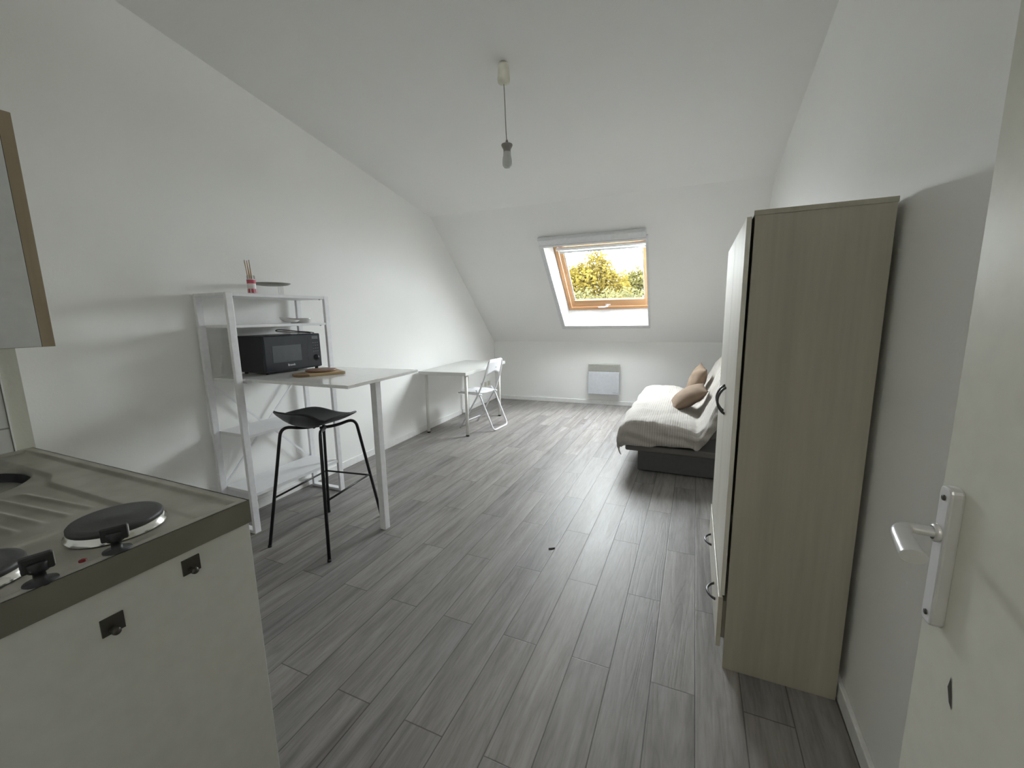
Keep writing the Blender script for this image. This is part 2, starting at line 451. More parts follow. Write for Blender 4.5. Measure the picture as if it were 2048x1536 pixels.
# ------------------------------------------------------------------ mesh tools
class MB:
    def __init__(self):
        self.v, self.f, self.sm, self.uv = [], [], [], None

    def add(self, verts, faces, smooth=False):
        o = len(self.v)
        self.v += [tuple(p) for p in verts]
        self.f += [tuple(i + o for i in fc) for fc in faces]
        self.sm += [smooth] * len(faces)
        return self

    def box(self, x0, x1, y0, y1, z0, z1, m=None):
        vs = [Vector(p) for p in ((x0, y0, z0), (x1, y0, z0), (x1, y1, z0), (x0, y1, z0), (x0, y0, z1), (x1, y0, z1), (x1, y1, z1), (x0, y1, z1))]
        if m:
            vs = [m @ p for p in vs]
        return self.add(vs, [(0, 3, 2, 1), (4, 5, 6, 7), (0, 1, 5, 4), (1, 2, 6, 5), (2, 3, 7, 6), (3, 0, 4, 7)])

    def hexa(self, p):
        """eight corners: 0-3 bottom ring, 4-7 top ring"""
        return self.add(p, [(0, 3, 2, 1), (4, 5, 6, 7), (0, 1, 5, 4), (1, 2, 6, 5), (2, 3, 7, 6), (3, 0, 4, 7)])

    def prism(self, poly, a, b):
        """poly: list of points; a, b: two functions/offset vectors giving both ends"""
        n = len(poly)
        p0 = [Vector(p) + Vector(a) for p in poly]
        p1 = [Vector(p) + Vector(b) for p in poly]
        fs = [tuple(reversed(range(n))), tuple(range(n, 2 * n))]
        fs += [(i, (i + 1) % n, n + (i + 1) % n, n + i) for i in range(n)]
        return self.add(p0 + p1, fs)

    def tube(self, pts, r, n=10, caps=True, closed=False):
        pts = [Vector(p) for p in pts]
        m = len(pts)
        rs = r if isinstance(r, (list, tuple)) else [r] * m
        tang = []
        for i in range(m):
            if closed:
                t = pts[(i + 1) % m] - pts[i - 1]
            else:
                t = pts[min(i + 1, m - 1)] - pts[max(i - 1, 0)]
            tang.append(t.normalized())
        up = Vector((0, 0, 1)) if abs(tang[0].z) < 0.9 else Vector((1, 0, 0))
        nrm = (up - tang[0] * up.dot(tang[0])).normalized()
        vs = []
        for i in range(m):
            t = tang[i]
            nrm = nrm - t * nrm.dot(t)
            nrm.normalize()
            bn = t.cross(nrm)
            for k in range(n):
                a = 2 * math.pi * k / n
                vs.append(pts[i] + (nrm * math.cos(a) + bn * math.sin(a)) * rs[i])
        fs = []
        for i in range(m if closed else m - 1):
            j = (i + 1) % m
            for k in range(n):
                k2 = (k + 1) % n
                fs.append((i * n + k, i * n + k2, j * n + k2, j * n + k))
        self.add(vs, fs, True)
        if caps and not closed:
            o = len(self.v) - len(vs)
            self.f += [tuple(o + k for k in reversed(range(n))), tuple(o + (m - 1) * n + k for k in range(n))]
            self.sm += [False, False]
        return self

    def lathe(self, prof, c=(0, 0, 0), n=28, m=None, smooth=True):
        c = Vector(c)
        vs, fs = [], []
        for (r, z) in prof:
            for k in range(n):
                a = 2 * math.pi * k / n
                p = Vector((r * math.cos(a), r * math.sin(a), z))
                p = (m @ p) if m else p
                vs.append(p + c)
        for i in range(len(prof) - 1):
            for k in range(n):
                k2 = (k + 1) % n
                fs.append((i * n + k, i * n + k2, (i + 1) * n + k2, (i + 1) * n + k))
        self.add(vs, fs, smooth)
        return self

    def grid(self, fn, nu, nv, smooth=True, closed_u=False):
        vs = [fn(i / nu, j / nv) for j in range(nv + 1) for i in range(nu + 1)]
        w = nu + 1
        fs = [(j * w + i, j * w + i + 1, (j + 1) * w + i + 1, (j + 1) * w + i) for j in range(nv) for i in range(nu)]
        return self.add(vs, fs, smooth)

    def build(self, name, mat, parent=None, bevel=0.0, seg=2, loc=None, solid=0.0, subsurf=0):
        me = bpy.data.meshes.new(name)
        me.from_pydata(self.v, [], self.f)
        me.polygons.foreach_set('use_smooth', self.sm)
        me.update()
        ob = bpy.data.objects.new(name, me)
        COL.objects.link(ob)
        me.materials.append(mat)
        if parent:
            ob.parent = parent
        if loc is not None:
            ob.location = loc
        if solid:
            md = ob.modifiers.new('solid', 'SOLIDIFY')
            md.thickness = solid
            md.offset = 0
        if bevel:
            md = ob.modifiers.new('bevel', 'BEVEL')
            md.width = bevel
            md.segments = seg
            md.limit_method = 'ANGLE'
            md.angle_limit = math.radians(40)
        if subsurf:
            md = ob.modifiers.new('sub', 'SUBSURF')
            md.levels = subsurf
            md.render_levels = subsurf
        return ob


def fix_normals(ob):
    import bmesh
    bm = bmesh.new()
    bm.from_mesh(ob.data)
    bmesh.ops.recalc_face_normals(bm, faces=bm.faces)
    bm.to_mesh(ob.data)
    bm.free()
    return ob


def arc_pts(pts, r, n=6):
    """polyline with rounded corners"""
    pts = [Vector(p) for p in pts]
    out = [pts[0]]
    for i in range(1, len(pts) - 1):
        a, b, c = pts[i - 1], pts[i], pts[i + 1]
        d1, d2 = (a - b), (c - b)
        rr = min(r, d1.length * 0.49, d2.length * 0.49)
        p1, p2 = b + d1.normalized() * rr, b + d2.normalized() * rr
        for k in range(n + 1):
            t = k / n
            out.append(p1 * (1 - t) ** 2 + b * 2 * t * (1 - t) + p2 * t ** 2)
    out.append(pts[-1])
    return out


def spline(pts, n=8):
    pts = [Vector(p) for p in pts]
    P = [pts[0]] + pts + [pts[-1]]
    out = []
    for i in range(1, len(P) - 2):
        p0, p1, p2, p3 = P[i - 1], P[i], P[i + 1], P[i + 2]
        for k in range(n):
            t = k / n
            out.append(0.5 * ((2 * p1) + (p2 - p0) * t + (2 * p0 - 5 * p1 + 4 * p2 - p3) * t * t + (3 * p1 - p0 - 3 * p2 + p3) * t ** 3))
    out.append(pts[-1])
    return out


def thing(name, label, cat, loc=(0, 0, 0), rz=0.0, group=None):
    o = bpy.data.objects.new(name, None)
    COL.objects.link(o)
    o.location = loc
    o.rotation_euler = (0, 0, rz)
    o.empty_display_size = 0.1
    return tag(o, label, cat, group)


def tag(o, label, cat, group=None):
    o['label'] = label
    o['category'] = cat
    if group:
        o['group'] = group
    return o


def struct(o, label=None, cat=None):
    o['kind'] = 'structure'
    if label:
        o['label'] = label
    if cat:
        o['category'] = cat
    return o


def dup(root, loc=None, rz=None, label=None):
    r = root.copy()
    COL.objects.link(r)
    if loc is not None:
        r.location = loc
    if rz is not None:
        r.rotation_euler = (0, 0, rz)
    if label:
        r['label'] = label
    for ch in list(root.children):
        c = ch.copy(); COL.objects.link(c); c.parent = r
        for g in list(ch.children):
            d = g.copy(); COL.objects.link(d); d.parent = c
    return r


def text_mesh(body, size, mat, name, parent, mtx, depth=0.0008):
    """lettering turned into a mesh, lying in the local xy plane of mtx"""
    cu = bpy.data.curves.new(name, 'FONT')
    cu.body = body
    cu.size = size
    cu.extrude = depth
    cu.align_x = 'CENTER'
    cu.align_y = 'CENTER'
    tmp = bpy.data.objects.new('tmp_text', cu)
    COL.objects.link(tmp)
    dg = bpy.context.evaluated_depsgraph_get()
    me = bpy.data.meshes.new_from_object(tmp.evaluated_get(dg))
    bpy.data.objects.remove(tmp)
    me.name = name
    me.materials.clear()
    me.materials.append(mat)
    me.transform(mtx)
    ob = bpy.data.objects.new(name, me)
    COL.objects.link(ob)
    if parent:
        ob.parent = parent
    return ob


# ------------------------------------------------------------------ room shell
Y0 = -0.24          # far face of the entrance wall
b = MB().box(-3.5, 0.95, -1.6, 6.75, -0.12, 0.0)
struct(b.build('floor', M['floor']), 'grey wood-look vinyl plank floor', 'floor')

# left wall (long, white)
poly = [(-0.30, 0.0), (6.30, 0.0), (6.30, 0.93), (4.445, 2.585), (-0.30, ceil_z(-2.9, -0.30))]
p_in = [Vector((lwx(y), y, z)) for y, z in poly]
o = MB().prism(p_in, (0, 0, 0), (-0.16, 0, 0)).build('wall_left', M['wall'])
struct(fix_normals(o), 'long white wall behind the shelf and desk', 'wall')
# right wall
poly = [(-0.30, 0.0), (6.45, 0.0), (6.45, 0.945), (4.60, 2.589), (-0.30, ceil_z(0.55, -0.30))]
p_in = [Vector((rwx(y), y, z)) for y, z in poly]
o = MB().prism(p_in, (0, 0, 0), (0.16, 0, 0)).build('wall_right', M['wall_r'])
struct(fix_normals(o), 'white wall behind wardrobe, door and sofa', 'wall')
# low knee wall under the window slope
xa, xb = -3.20, 0.80
hb = [Vector((x, bwy(x), 0)) for x in (xa, xb)]
zk = [0.975, 0.975]
p = [Vector((xa, bwy(xa), 0)), Vector((xb, bwy(xb), 0)), Vector((xb, bwy(xb) + .16, 0)), Vector((xa, bwy(xa) + .16, 0))]
q = [v + Vector((0, 0, 1.05)) for v in p]
q[0].z = q[1].z = 0.985
o = MB().hexa(p + q).build('wall_back', M['wall'])
struct(fix_normals(o), 'low white knee wall under the sloped window wall', 'wall')
# window slope with its opening
OU0, OU1, OV0, OV1 = 1.285, 2.465, 0.585, 2.042
TH = 0.26
e = 0.016
outer = [(-0.25, 0.0), (3.85, 0.0), (3.85, 2.62), (-0.25, 2.62)]
inner = [(OU0 - e, OV0 - e), (OU1 + e, OV0 - e), (OU1 + e, OV1 + e), (OU0 - e, OV1 + e)]
vs = [slope(u, v, 0) for u, v in outer + inner] + [slope(u, v, TH) for u, v in outer + inner]
fs = []
for k in range(4):
    k2 = (k + 1) % 4
    fs += [(k, k2, 4 + k2, 4 + k), (8 + k, 12 + k, 12 + k2, 8 + k2), (k, 8 + k, 8 + k2, k2), (4 + k, 4 + k2, 12 + k2, 12 + k)]
o = MB().add(vs, fs).build('wall_slope', M['ceil'])
struct(fix_normals(o), 'sloped white ceiling wall around the roof window', 'sloped wall')
# upper ceiling, gently pitched
xa, xb, ya = -3.3, 0.9, -0.30
c0 = [Vector((xa, ya, ceil_z(xa, ya))), Vector((xb, ya, ceil_z(xb, ya))), slope(3.9, 0), slope(-0.31, 0)]
o = MB().hexa(c0 + [v + Vector((0, 0, 0.2)) for v in c0]).build('ceiling', M['ceil'])
struct(fix_normals(o), 'white gently pitched upper ceiling', 'ceiling')
# entrance wall with doorway, dark corridor behind the viewer
o = MB().box(-2.28, -0.56, Y0, Y0 + .1, 0, 3.3).box(0.345, 0.549, Y0, Y0 + .1, 0, 3.3).box(-0.56, 0.345, Y0, Y0 + .1, 2.06, 3.3).build('wall_front', M['wall'])
struct(o, 'white entrance wall around the doorway', 'wall')
o = MB().box(-0.75, 0.55, -1.6, -1.5, 0, 2.4).box(-0.75, -0.66, -1.5, Y0, 0, 2.4).box(0.45, 0.55, -1.5, Y0, 0, 2.4).box(-0.75, 0.55, -1.6, Y0, 2.4, 2.5).build('wall_corridor', M['cream'])
struct(o, 'corridor walls behind the doorway', 'wall')
# kitchen block with tiles
KX, KY = -2.28, 0.66
p = [Vector(t) for t in ((-3.0, Y0, 0), (KX, Y0, 0), (KX, KY, 0), (-3.0, KY, 0))]
o = MB().hexa(p + [Vector((v.x, v.y, ceil_z(v.x, v.y) + .01)) for v in p]).build('wall_kitchen', M['cream'])
struct(fix_normals(o), 'cream projecting wall behind the kitchenette', 'wall')


def tile_mat():
    s = NT('pale_square_tiles')
    tc = s.n('ShaderNodeTexCoord')
    sep = s.n('ShaderNodeSeparateXYZ')
    s.l(tc.outputs['Object'], sep.inputs[0])
    py = s.math('FRACT', s.math('DIVIDE', s.math('SUBTRACT', sep.outputs[1], 0.605), 0.15))
    pz = s.math('FRACT', s.math('DIVIDE', s.math('SUBTRACT', sep.outputs[2], 1.008), 0.15))
    e_ = s.math('MINIMUM', s.math('MINIMUM', py, s.math('SUBTRACT', 1.0, py)), s.math('MINIMUM', pz, s.math('SUBTRACT', 1.0, pz)))
    c = s.ramp(e_, [(0.0, (0.22, 0.21, 0.18)), (0.016, (0.25, 0.24, 0.21)), (0.022, (0.55, 0.555, 0.535))])
    s.l(c, s.b.inputs['Base Color'])
    s.b.inputs['Roughness'].default_value = 0.3
    return s.m


M['tile'] = tile_mat()
o = MB().box(KX, KX + 0.008, 0.0, 0.605, 0.86, 1.56).build('trim_1', M['tile'])
struct(o, 'pale square wall tiles above the kitchenette', 'tiles')
g = MB().box(KX, KX + 0.0095, 0.605, 0.6095, 0.905, 1.56).build('grout_edge', M['base'], o)

# baseboards
def board(name, pts, th, h):
    (x0, y0), (x1, y1) = pts
    d = Vector((x1 - x0, y1 - y0, 0)).normalized()
    nrm = Vector((th[0], th[1], 0))
    p = [Vector((x0, y0, 0)), Vector((x1, y1, 0)), Vector((x1, y1, 0)) + nrm, Vector((x0, y0, 0)) + nrm]
    q = [v + Vector((0, 0, h)) for v in p]
    o = MB().hexa(p + q).build(name, M['base'], bevel=0.004)
    return struct(fix_normals(o), None)


struct(board('baseboard_left', ((lwx(0.66), 0.66), (lwx(6.25), 6.25)), (0.012, 0), 0.068), 'white baseboard along the long left wall', 'baseboard')
struct(board('baseboard_back', ((-3.05, bwy(-3.05)), (0.60, bwy(0.60))), (0, -0.012), 0.066), 'white baseboard along the low back wall', 'baseboard')
struct(board('baseboard_right', ((rwx(-0.14), -0.14), (rwx(6.4), 6.4)), (-0.017, 0), 0.066), 'white baseboard along the right wall', 'baseboard')

# ------------------------------------------------------------------ roof window
win = bpy.data.objects.new('window_1', None)
COL.objects.link(win)
struct(win, 'pine roof window in the sloped wall with trees outside', 'window')


def sbox(mb, u0, u1, v0, v1, o0, o1):
    mb.hexa([slope(u0, v0, o0), slope(u1, v0, o0), slope(u1, v1, o0), slope(u0, v1, o0), slope(u0, v0, o1), slope(u1, v0, o1), slope(u1, v1, o1), slope(u0, v1, o1)])
    return mb


# reveal lining, slightly funnelled
FU0, FU1, FV0, FV1, FO = 1.335, 2.505, 0.615, 1.930, 0.25
i0 = [(OU0, OV0), (OU1, OV0), (OU1, OV1), (OU0, OV1)]
i1 = [(FU0, FV0), (FU1, FV0), (FU1, FV1), (FU0, FV1)]
mb = MB()
for k in range(4):
    k2 = (k + 1) % 4
    a0, b0, a1, b1 = slope(*i0[k], 0), slope(*i0[k2], 0), slope(*i1[k], FO), slope(*i1[k2], FO)
    cx = slope(1.87, 1.3, 0.12)
    def off(pnt, dd=e):
        c = pnt - cx
        u, v = c.dot(UAX), c.dot(VAX)
        return pnt + UAX * math.copysign(dd, u) + VAX * math.copysign(dd, v)
    mb.add([a0, b0, b1, a1, off(a0), off(b0), off(b1), off(a1)], [(0, 1, 2, 3), (4, 7, 6, 5), (0, 4, 5, 1), (1, 5, 6, 2), (2, 6, 7, 3), (3, 7, 4, 0)])
fix_normals(mb.build('reveal_lining', M['lining'], win))
# thin architrave on the room side
mb = MB()
sbox(mb, 1.246, OU0, 0.524, 2.092, -0.014, 0.0)
sbox(mb, OU1, 2.492, 0.524, 2.092, -0.014, 0.0)
sbox(mb, OU0, OU1, OV1, 2.092, -0.014, 0.0)
sbox(mb, OU0, OU1, 0.524, OV0, -0.014, 0.0)
sbox(mb, 1.236, 1.246, 0.524, 2.100, -0.020, 0.0)
sbox(mb, 1.246, 2.492, 2.084, 2.098, -0.020, 0.0)
fix_normals(mb.build('architrave', M['white_plastic'], win))
# blind box across the head
mb = MB()
sbox(mb, 1.246, 2.476, 0.432, 0.522, -0.060, 0.0)
bx = fix_normals(mb.build('blind_box', M['white_plastic'], win, bevel=0.012, seg=3))
mb = MB()
sbox(mb, 1.248, 2.474, 0.519, 0.527, -0.063, -0.050)
fix_normals(mb.build('blind_box_lip', M['white_print'], bx))
# fixed pine frame
FW = 0.046
mb = MB()
sbox(mb, FU0, FU0 + FW, FV0, FV1, 0.205, 0.262)
sbox(mb, FU1 - FW, FU1, FV0, FV1, 0.205, 0.262)
fix_normals(mb.build('frame_side', M['pine_side'], win, bevel=0.003))
mb = MB()
sbox(mb, FU0 + FW, FU1 - FW, FV0, FV0 + 0.08, 0.205, 0.262)
sbox(mb, FU0 + FW, FU1 - FW, FV1 - FW, FV1, 0.205, 0.262)
fix_normals(mb.build('frame_rail', M['pine'], win, bevel=0.003))
# sash, set a little deeper
SU0, SU1, SV0, SV1 = FU0 + FW + 0.004, FU1 - FW - 0.004, FV0 + 0.085, FV1 - FW - 0.006
mb = MB()
sbox(mb, SU0, SU0 + 0.052, SV0, SV1, 0.210, 0.236)
sbox(mb, SU1 - 0.038, SU1, SV0, SV1, 0.210, 0.236)
fix_normals(mb.build('sash_side', M['pine_side'], win, bevel=0.006, seg=3))
mb = MB()
sbox(mb, SU0 + 0.052, SU1 - 0.038, SV0, SV0 + 0.08, 0.210, 0.236)
sbox(mb, SU0 + 0.052, SU1 - 0.038, SV1 - 0.130, SV1, 0.210, 0.236)
fix_normals(mb.build('sash_rail', M['pine'], win, bevel=0.006, seg=3))
# grey glazing gasket
mb = MB()
gu0, gu1, gv0, gv1 = SU0 + 0.052, SU1 - 0.038, SV0 + 0.08, SV1 - 0.130
sbox(mb, gu0, gu0 + 0.016, gv0, gv1, 0.219, 0.228)
sbox(mb, gu1 - 0.016, gu1, gv0, gv1, 0.219, 0.228)
fix_normals(mb.build('glazing_gasket', plain('pale_gasket', (0.50, 0.50, 0.49), 0.5), win))
mb = MB()
sbox(mb, gu0, gu1, gv0, gv1, 0.224, 0.230)
fix_normals(mb.build('glass_pane', M['glass'], win))
# two pale bars of the rolled-up inner blind
mb = MB()
sbox(mb, FU0 + 0.03, FU1 - 0.022, 0.768, 0.796, 0.160, 0.205)
fix_normals(mb.build('roller_blind_rail', M['white_plastic'], win, bevel=0.006))
mb = MB()
sbox(mb, FU0 + 0.065, FU1 - 0.020, 0.814, 0.848, 0.172, 0.205)
fix_normals(mb.build('roller_blind_bar', M['white_plastic'], win, bevel=0.006))
# white handle on the bottom rail
mb = MB()
mb.tube([slope(1.905, 1.843, 0.222), slope(1.905, 1.843, 0.180)], 0.012, 10)
mb.tube([slope(1.905, 1.843, 0.182), slope(1.860, 1.856, 0.178), slope(1.775, 1.858, 0.178)], [0.013, 0.011, 0.009], 10)
sbox(mb, 1.875, 1.945, 1.828, 1.856, 0.208, 0.222)
fix_normals(mb.build('window_handle', M['white_metal'], win))

# ------------------------------------------------------------------ trees and ground outside
o = MB().box(-40, 40, 8.0, 60, -3.3, -3.2).build('ground', M['ground'])
struct(o, 'ground outside far below the roof window', 'ground')


def tree(name, label, base, blobs, n, mat, size, seed):
    rnd = random.Random(seed)
    root = thing(name, label, 'tree', base, 0, 'trees outside the roof window')
    zt = max(bl[2] for bl in blobs)
    mb = MB().tube(spline([(0, 0, 0), (0.06, 0, 1.6), (-0.05, 0.05, 3.2), (0.02, 0, zt)]), [0.22 - 0.16 * i / 24 for i in range(25)], 9)
    for bl in blobs:
        mb.tube(spline([(0, 0, 2.0), (bl[0] * .5, bl[1] * .5, 2.2 + (bl[2] - 2.0) * .5), (bl[0], bl[1], bl[2])], 4), [0.10 - .009 * i for i in range(9)], 6)
    mb.build('trunk', M['bark'], root)
    mb = MB()
    tot = sum(bl[3] ** 2 for bl in blobs)
    for bl in blobs:
        for _ in range(int(n * bl[3] ** 2 / tot)):
            d = Vector((rnd.gauss(0, 1), rnd.gauss(0, 1), rnd.gauss(0, 1))).normalized()
            if d.z < -0.55 and rnd.random() < 0.6:
                continue
            r = bl[3] * (1.0 - 0.55 * rnd.random() ** 1.6)
            r *= 0.90 + 0.30 * noise.noise(Vector((bl[0], bl[1], bl[2])) + d * 2.6)
            c = Vector(bl[:3]) + Vector((d.x * r, d.y * r, d.z * r * bl[4]))
            t = Vector((rnd.gauss(0, 1), rnd.gauss(0, 1), rnd.gauss(0, .6))).normalized()
            w = t.orthogonal().normalized()
            w = (Matrix.Rotation(rnd.random() * 6.28, 3, t) @ w)
            L_, W_ = size * rnd.uniform(.7, 1.3), size * rnd.uniform(.35, .6)
            mb.add([c - t * L_ * .5, c + w * W_ * .5, c + t * L_ * .5, c - w * W_ * .5], [(0, 1, 2, 3)])
    mb.build('foliage', mat, root)
    return root


tree('broadleaf_tree', 'tall golden yellow tree whose pointed top rises highest in the roof window', (-4.0, 16.4, -3.2),
     [(0.1, 0, 5.2, 1.45, 1.0), (0.32, 0.1, 6.1, 0.78, 1.1), (0.44, -0.1, 6.62, 0.40, 1.2), (-0.75, 0.2, 5.45, 1.1, 1.0), (0.95, 0, 5.35, 0.95, 1.0), (-0.25, 0.1, 6.0, 0.72, 0.9), (0.75, 0.1, 6.15, 0.45, 1.0)], 12000, M['leaf_y'], 0.15, 3)
tree('broadleaf_tree', 'lower yellow green tree on the right side of the roof window view', (-2.1, 17.6, -3.2),
     [(-0.55, 0, 5.45, 0.9, 1.0), (0.1, 0, 5.25, 1.1, 1.0), (0.42, 0.1, 5.95, 0.48, 1.1), (1.0, 0, 5.2, .9, 1.0), (-.1, 0, 5.95, .5, 1.0)], 8000, M['leaf_g'], 0.15, 5)
tree('broadleaf_tree', 'green bushy tree with painted glass haze filling the bottom of the roof window view', (-3.0, 14.6, -3.2),
     [(-0.6, 0, 4.45, 1.15, 0.95), (0.6, 0.1, 4.5, 1.15, 0.95), (1.5, 0, 4.4, 1.05, 1.0), (-1.6, 0, 4.4, 1.05, 1.0)], 10000, M['leaf_haze'], 0.13, 9)

# ------------------------------------------------------------------ pendant lamp
LX, LY, LZ = -1.150, 2.562, ceil_z(-1.150, 2.562)
lamp = thing('pendant_lamp', 'bare bulb pendant lamp hanging on a thin cord from the ceiling', 'lamp', (LX, LY, 0))
tilt = Matrix.Identity(3)
MB().lathe([(0.0, LZ + .004), (0.030, LZ + .004), (0.034, LZ - .012), (0.036, LZ - 0.06), (0.040, LZ - 0.085), (0.036, LZ - 0.104), (0.018, LZ - 0.112), (0.004, LZ - 0.113)], n=24).build('ceiling_cup', M['ivory'], lamp)
cpts = spline([(0, 0, LZ - 0.11), (0.004, 0, LZ - 0.22), (0.007, 0, LZ - 0.33), (0.012, 0.0, 2.462)])
MB().tube(cpts, 0.0032, 8).build('cord', M['cord'], lamp)
bx_, by_ = 0.013, 0.0
MB().lathe([(0.003, 2.470), (0.006, 2.468), (0.010, 2.452), (0.012, 2.447), (0.034, 2.443), (0.036, 2.437), (0.029, 2.423), (0.024, 2.415), (0.023, 2.402), (0.024, 2.398), (0.0, 2.398)], (bx_, by_, 0), 22).build('bulb_socket', M['taupe_plastic'], lamp)
MB().lathe([(0.022, 2.402), (0.0235, 2.392), (0.025, 2.375), (0.028, 2.360), (0.030, 2.345), (0.0305, 2.332), (0.028, 2.318), (0.020, 2.308), (0.008, 2.304), (0.0, 2.3035)], (bx_, by_, 0), 22).build('bulb', M['bulb'], lamp)

# ------------------------------------------------------------------ electric heater on the back wall
hx0, hx1 = -1.475, -1.010
ang = math.atan(0.045)
HL = hx1 - hx0
heat = thing('electric_heater', 'small white electric wall heater with grey top grille under the roof window', 'heater', (hx0, bwy(hx0), 0), ang)
MB().box(0, HL, -0.075, -0.022, 0.173, 0.522).box(0.03, HL - .03, -0.024, 0.0, 0.2, 0.6).build('casing', M['heater_white'], heat, bevel=0.006)
mb = MB().box(0.0, HL, -0.066, -0.022, 0.522, 0.638)
for k in range(9):
    z = 0.531 + k * 0.0118
    mb.box(0.006, HL - 0.006, -0.073, -0.064, z, z + 0.0065)
mb.build('grille', M['heater_grille'], heat)
text_mesh('airelec', 0.020, M['grey_print2'], 'logo', heat, Matrix.Translation((HL - 0.066, -0.0755, 0.205)) @ Matrix.Rotation(math.pi / 2, 4, 'X'), 0.0005)
MB().box(HL - 0.030, HL - 0.018, -0.0765, -0.075, 0.199, 0.206).build('control_light', M['grey_print2'], heat)

# ------------------------------------------------------------------ shelf rack with bar table
rack = thing('bar_table_shelf', 'white metal shelf rack with attached high bar table by left wall', 'shelf', (-2.568, 1.62, 0))
RD, RW, RH = 0.320, 0.768, 1.552     # depth, width, height; local x from -RD (wall) to 0


def end_frame(y0, y1, name):
    mb = MB()
    t = 0.022
    mb.box(-t, 0, y0, y1, 0, RH)
    mb.box(-RD, -RD + t, y0, y1, 0, RH)
    mb.box(-RD + t, -t, y0, y1, 0, 0.022)
    mb.box(-RD + t, -t, y0, y1, RH - 0.022, RH)
    return mb.build(name, M['white_metal'], rack, bevel=0.004)


end_frame(0.0, 0.044, 'end_frame')
end_frame(RW - 0.044, RW, 'end_frame')
for z0, z1 in ((1.530, 1.550), (1.338, 1.356), (0.637, 0.657), (0.245, 0.268)):
    MB().box(-RD + 0.004, -0.003, 0.044, RW - 0.044, z0, z1).build('shelf_board', M['shelf_board'], rack, bevel=0.0015)
for (y, z) in ((0.06, 1.525), (0.06, 1.334), (RW - .06, 1.525), (RW - .07, 1.334), (RW - .14, 0.241), (0.08, 0.241)):
    MB().lathe([(0.0, 0), (0.006, 0), (0.006, 0.006), (0.0, 0.006)], (-0.03, y, z - .001), 10).build('bolt', M['grey_print2'], rack)
# X brace behind
for p0, p1 in (((-RD + .010, 0.045, 0.965), (-RD + .010, RW - .045, 0.262)), ((-RD + .014, RW - .045, 0.985), (-RD + .014, 0.045, 0.29))):
    p0, p1 = Vector(p0), Vector(p1)
    d = (p1 - p0).normalized()
    wv = d.cross(Vector((1, 0, 0))).normalized() * 0.007
    th = Vector((0.002, 0, 0))
    MB().hexa([p0 - wv - th, p0 + wv - th, p1 + wv - th, p1 - wv - th, p0 - wv + th, p0 + wv + th, p1 + wv + th, p1 - wv + th]).build('cross_brace', M['white_metal'], rack)
# table top: notched round the right post, runs out into the room
TX = 0.800
poly = [(-RD + .004, 0.046, 0), (-0.024, 0.046, 0), (-0.024, 0.078, 0), (TX + 0.028, 0.080, 0), (TX - 0.030, 0.795, 0), (0.004, 0.752, 0), (0.004, RW - .046, 0), (-RD + .004, RW - .046, 0)]
o = MB().prism(poly, (0, 0, 0.997), (0, 0, 1.016)).build('table_top', M['white_board'], rack, bevel=0.002)
fix_normals(o)
MB().box(-0.02, 0.03, 0.046, 0.078, 0.992, 1.006).build('corner_bracket', M['alu'], rack, bevel=0.002)
lg = MB().box(TX - 0.080, TX - 0.036, 0.364, 0.410, 0, 0.997).build('table_leg', M['white_metal'], rack, bevel=0.003)
MB().box(TX - 0.135, TX - 0.03, 0.335, 0.44, 0.990, 0.997).add([(TX - .115, 0.372, .991), (TX - .08, 0.372, .991), (TX - .08, 0.372, .965), (TX - .115, 0.402, .991), (TX - .08, 0.402, .991), (TX - .08, 0.402, .965)], [(0, 1, 2), (3, 5, 4), (0, 3, 4, 1), (1, 4, 5, 2), (2, 5, 3, 0)]).build('leg_plate', M['white_metal'], lg)
RT = 1.016

# ------------------------------------------------------------------ microwave
mdir = Vector((0.035, 0.999, 0)).normalized()
mrz = math.atan2(mdir.y, mdir.x) - math.pi / 2     # local +y along front, local +x out of the front
MWW, MWD, MWH = 0.446, 0.290, 0.250
mw = thing('microwave_oven', 'black microwave oven standing askew on the bar table', 'microwave', (-2.602, 1.846, RT + .0003), mrz)
MB().box(-MWD, -0.018, 0, MWW, 0.012, 0.012 + MWH).build('body', M['mw_body'], mw, bevel=0.006)
MB().box(-0.020, 0, 0.0, MWW, 0.016, 0.012 + MWH).build('front_panel', M['mw_front'], mw, bevel=0.008, seg=3)
dr = MB().box(-0.001, 0.003, 0.004, MWW * 0.735, 0.024, 0.005 + MWH).build('door', M['mw_front'], mw, bevel=0.002)
MB().box(0.002, 0.0042, 0.056, 0.276, 0.076, 0.192).build('door_window', M['mw_window'], dr, bevel=0.004)
text_mesh('Brandt', 0.021, M['white_print'], 'logo', mw, Matrix.Translation((0.0034, 0.190, 0.053)) @ Matrix(((0, 0, 1, 0), (1, 0, 0, 0), (0, 1, 0, 0), (0, 0, 0, 1))), 0.0004)
kb = MB().lathe([(0.022, 0), (0.022, 0.003), (0.015, 0.005), (0.014, 0.018), (0.0, 0.019)], (0.0, 0.400, 0.085), 20, Matrix(((0, 0, 1), (1, 0, 0), (0, 1, 0)))).build('dial', M['mw_body'], mw)
MB().box(0.018, 0.021, 0.397, 0.403, 0.085, 0.1).build('dial_pointer', M['grey_print'], kb)
MB().box(0, 0.0012, 0.372, 0.424, 0.222, 0.244).build('display', M['grey_print'], mw)
for r in range(4):
    for c in range(3):
        MB().box(0, 0.0010, 0.376 + c * .018, 0.386 + c * .018, 0.130 + r * .021, 0.135 + r * .021).build('button', M['grey_print'], mw)
for x, y in ((-0.03, 0.03), (-0.03, MWW - .03), (-MWD + .03, 0.03), (-MWD + .03, MWW - .03)):
    MB().lathe([(0.0, 0), (0.012, 0), (0.012, 0.013), (0, 0.013)], (x, y, 0), 12).build('foot', M['black_plastic'], mw)
ct = 0.012 + MWH + 0.004
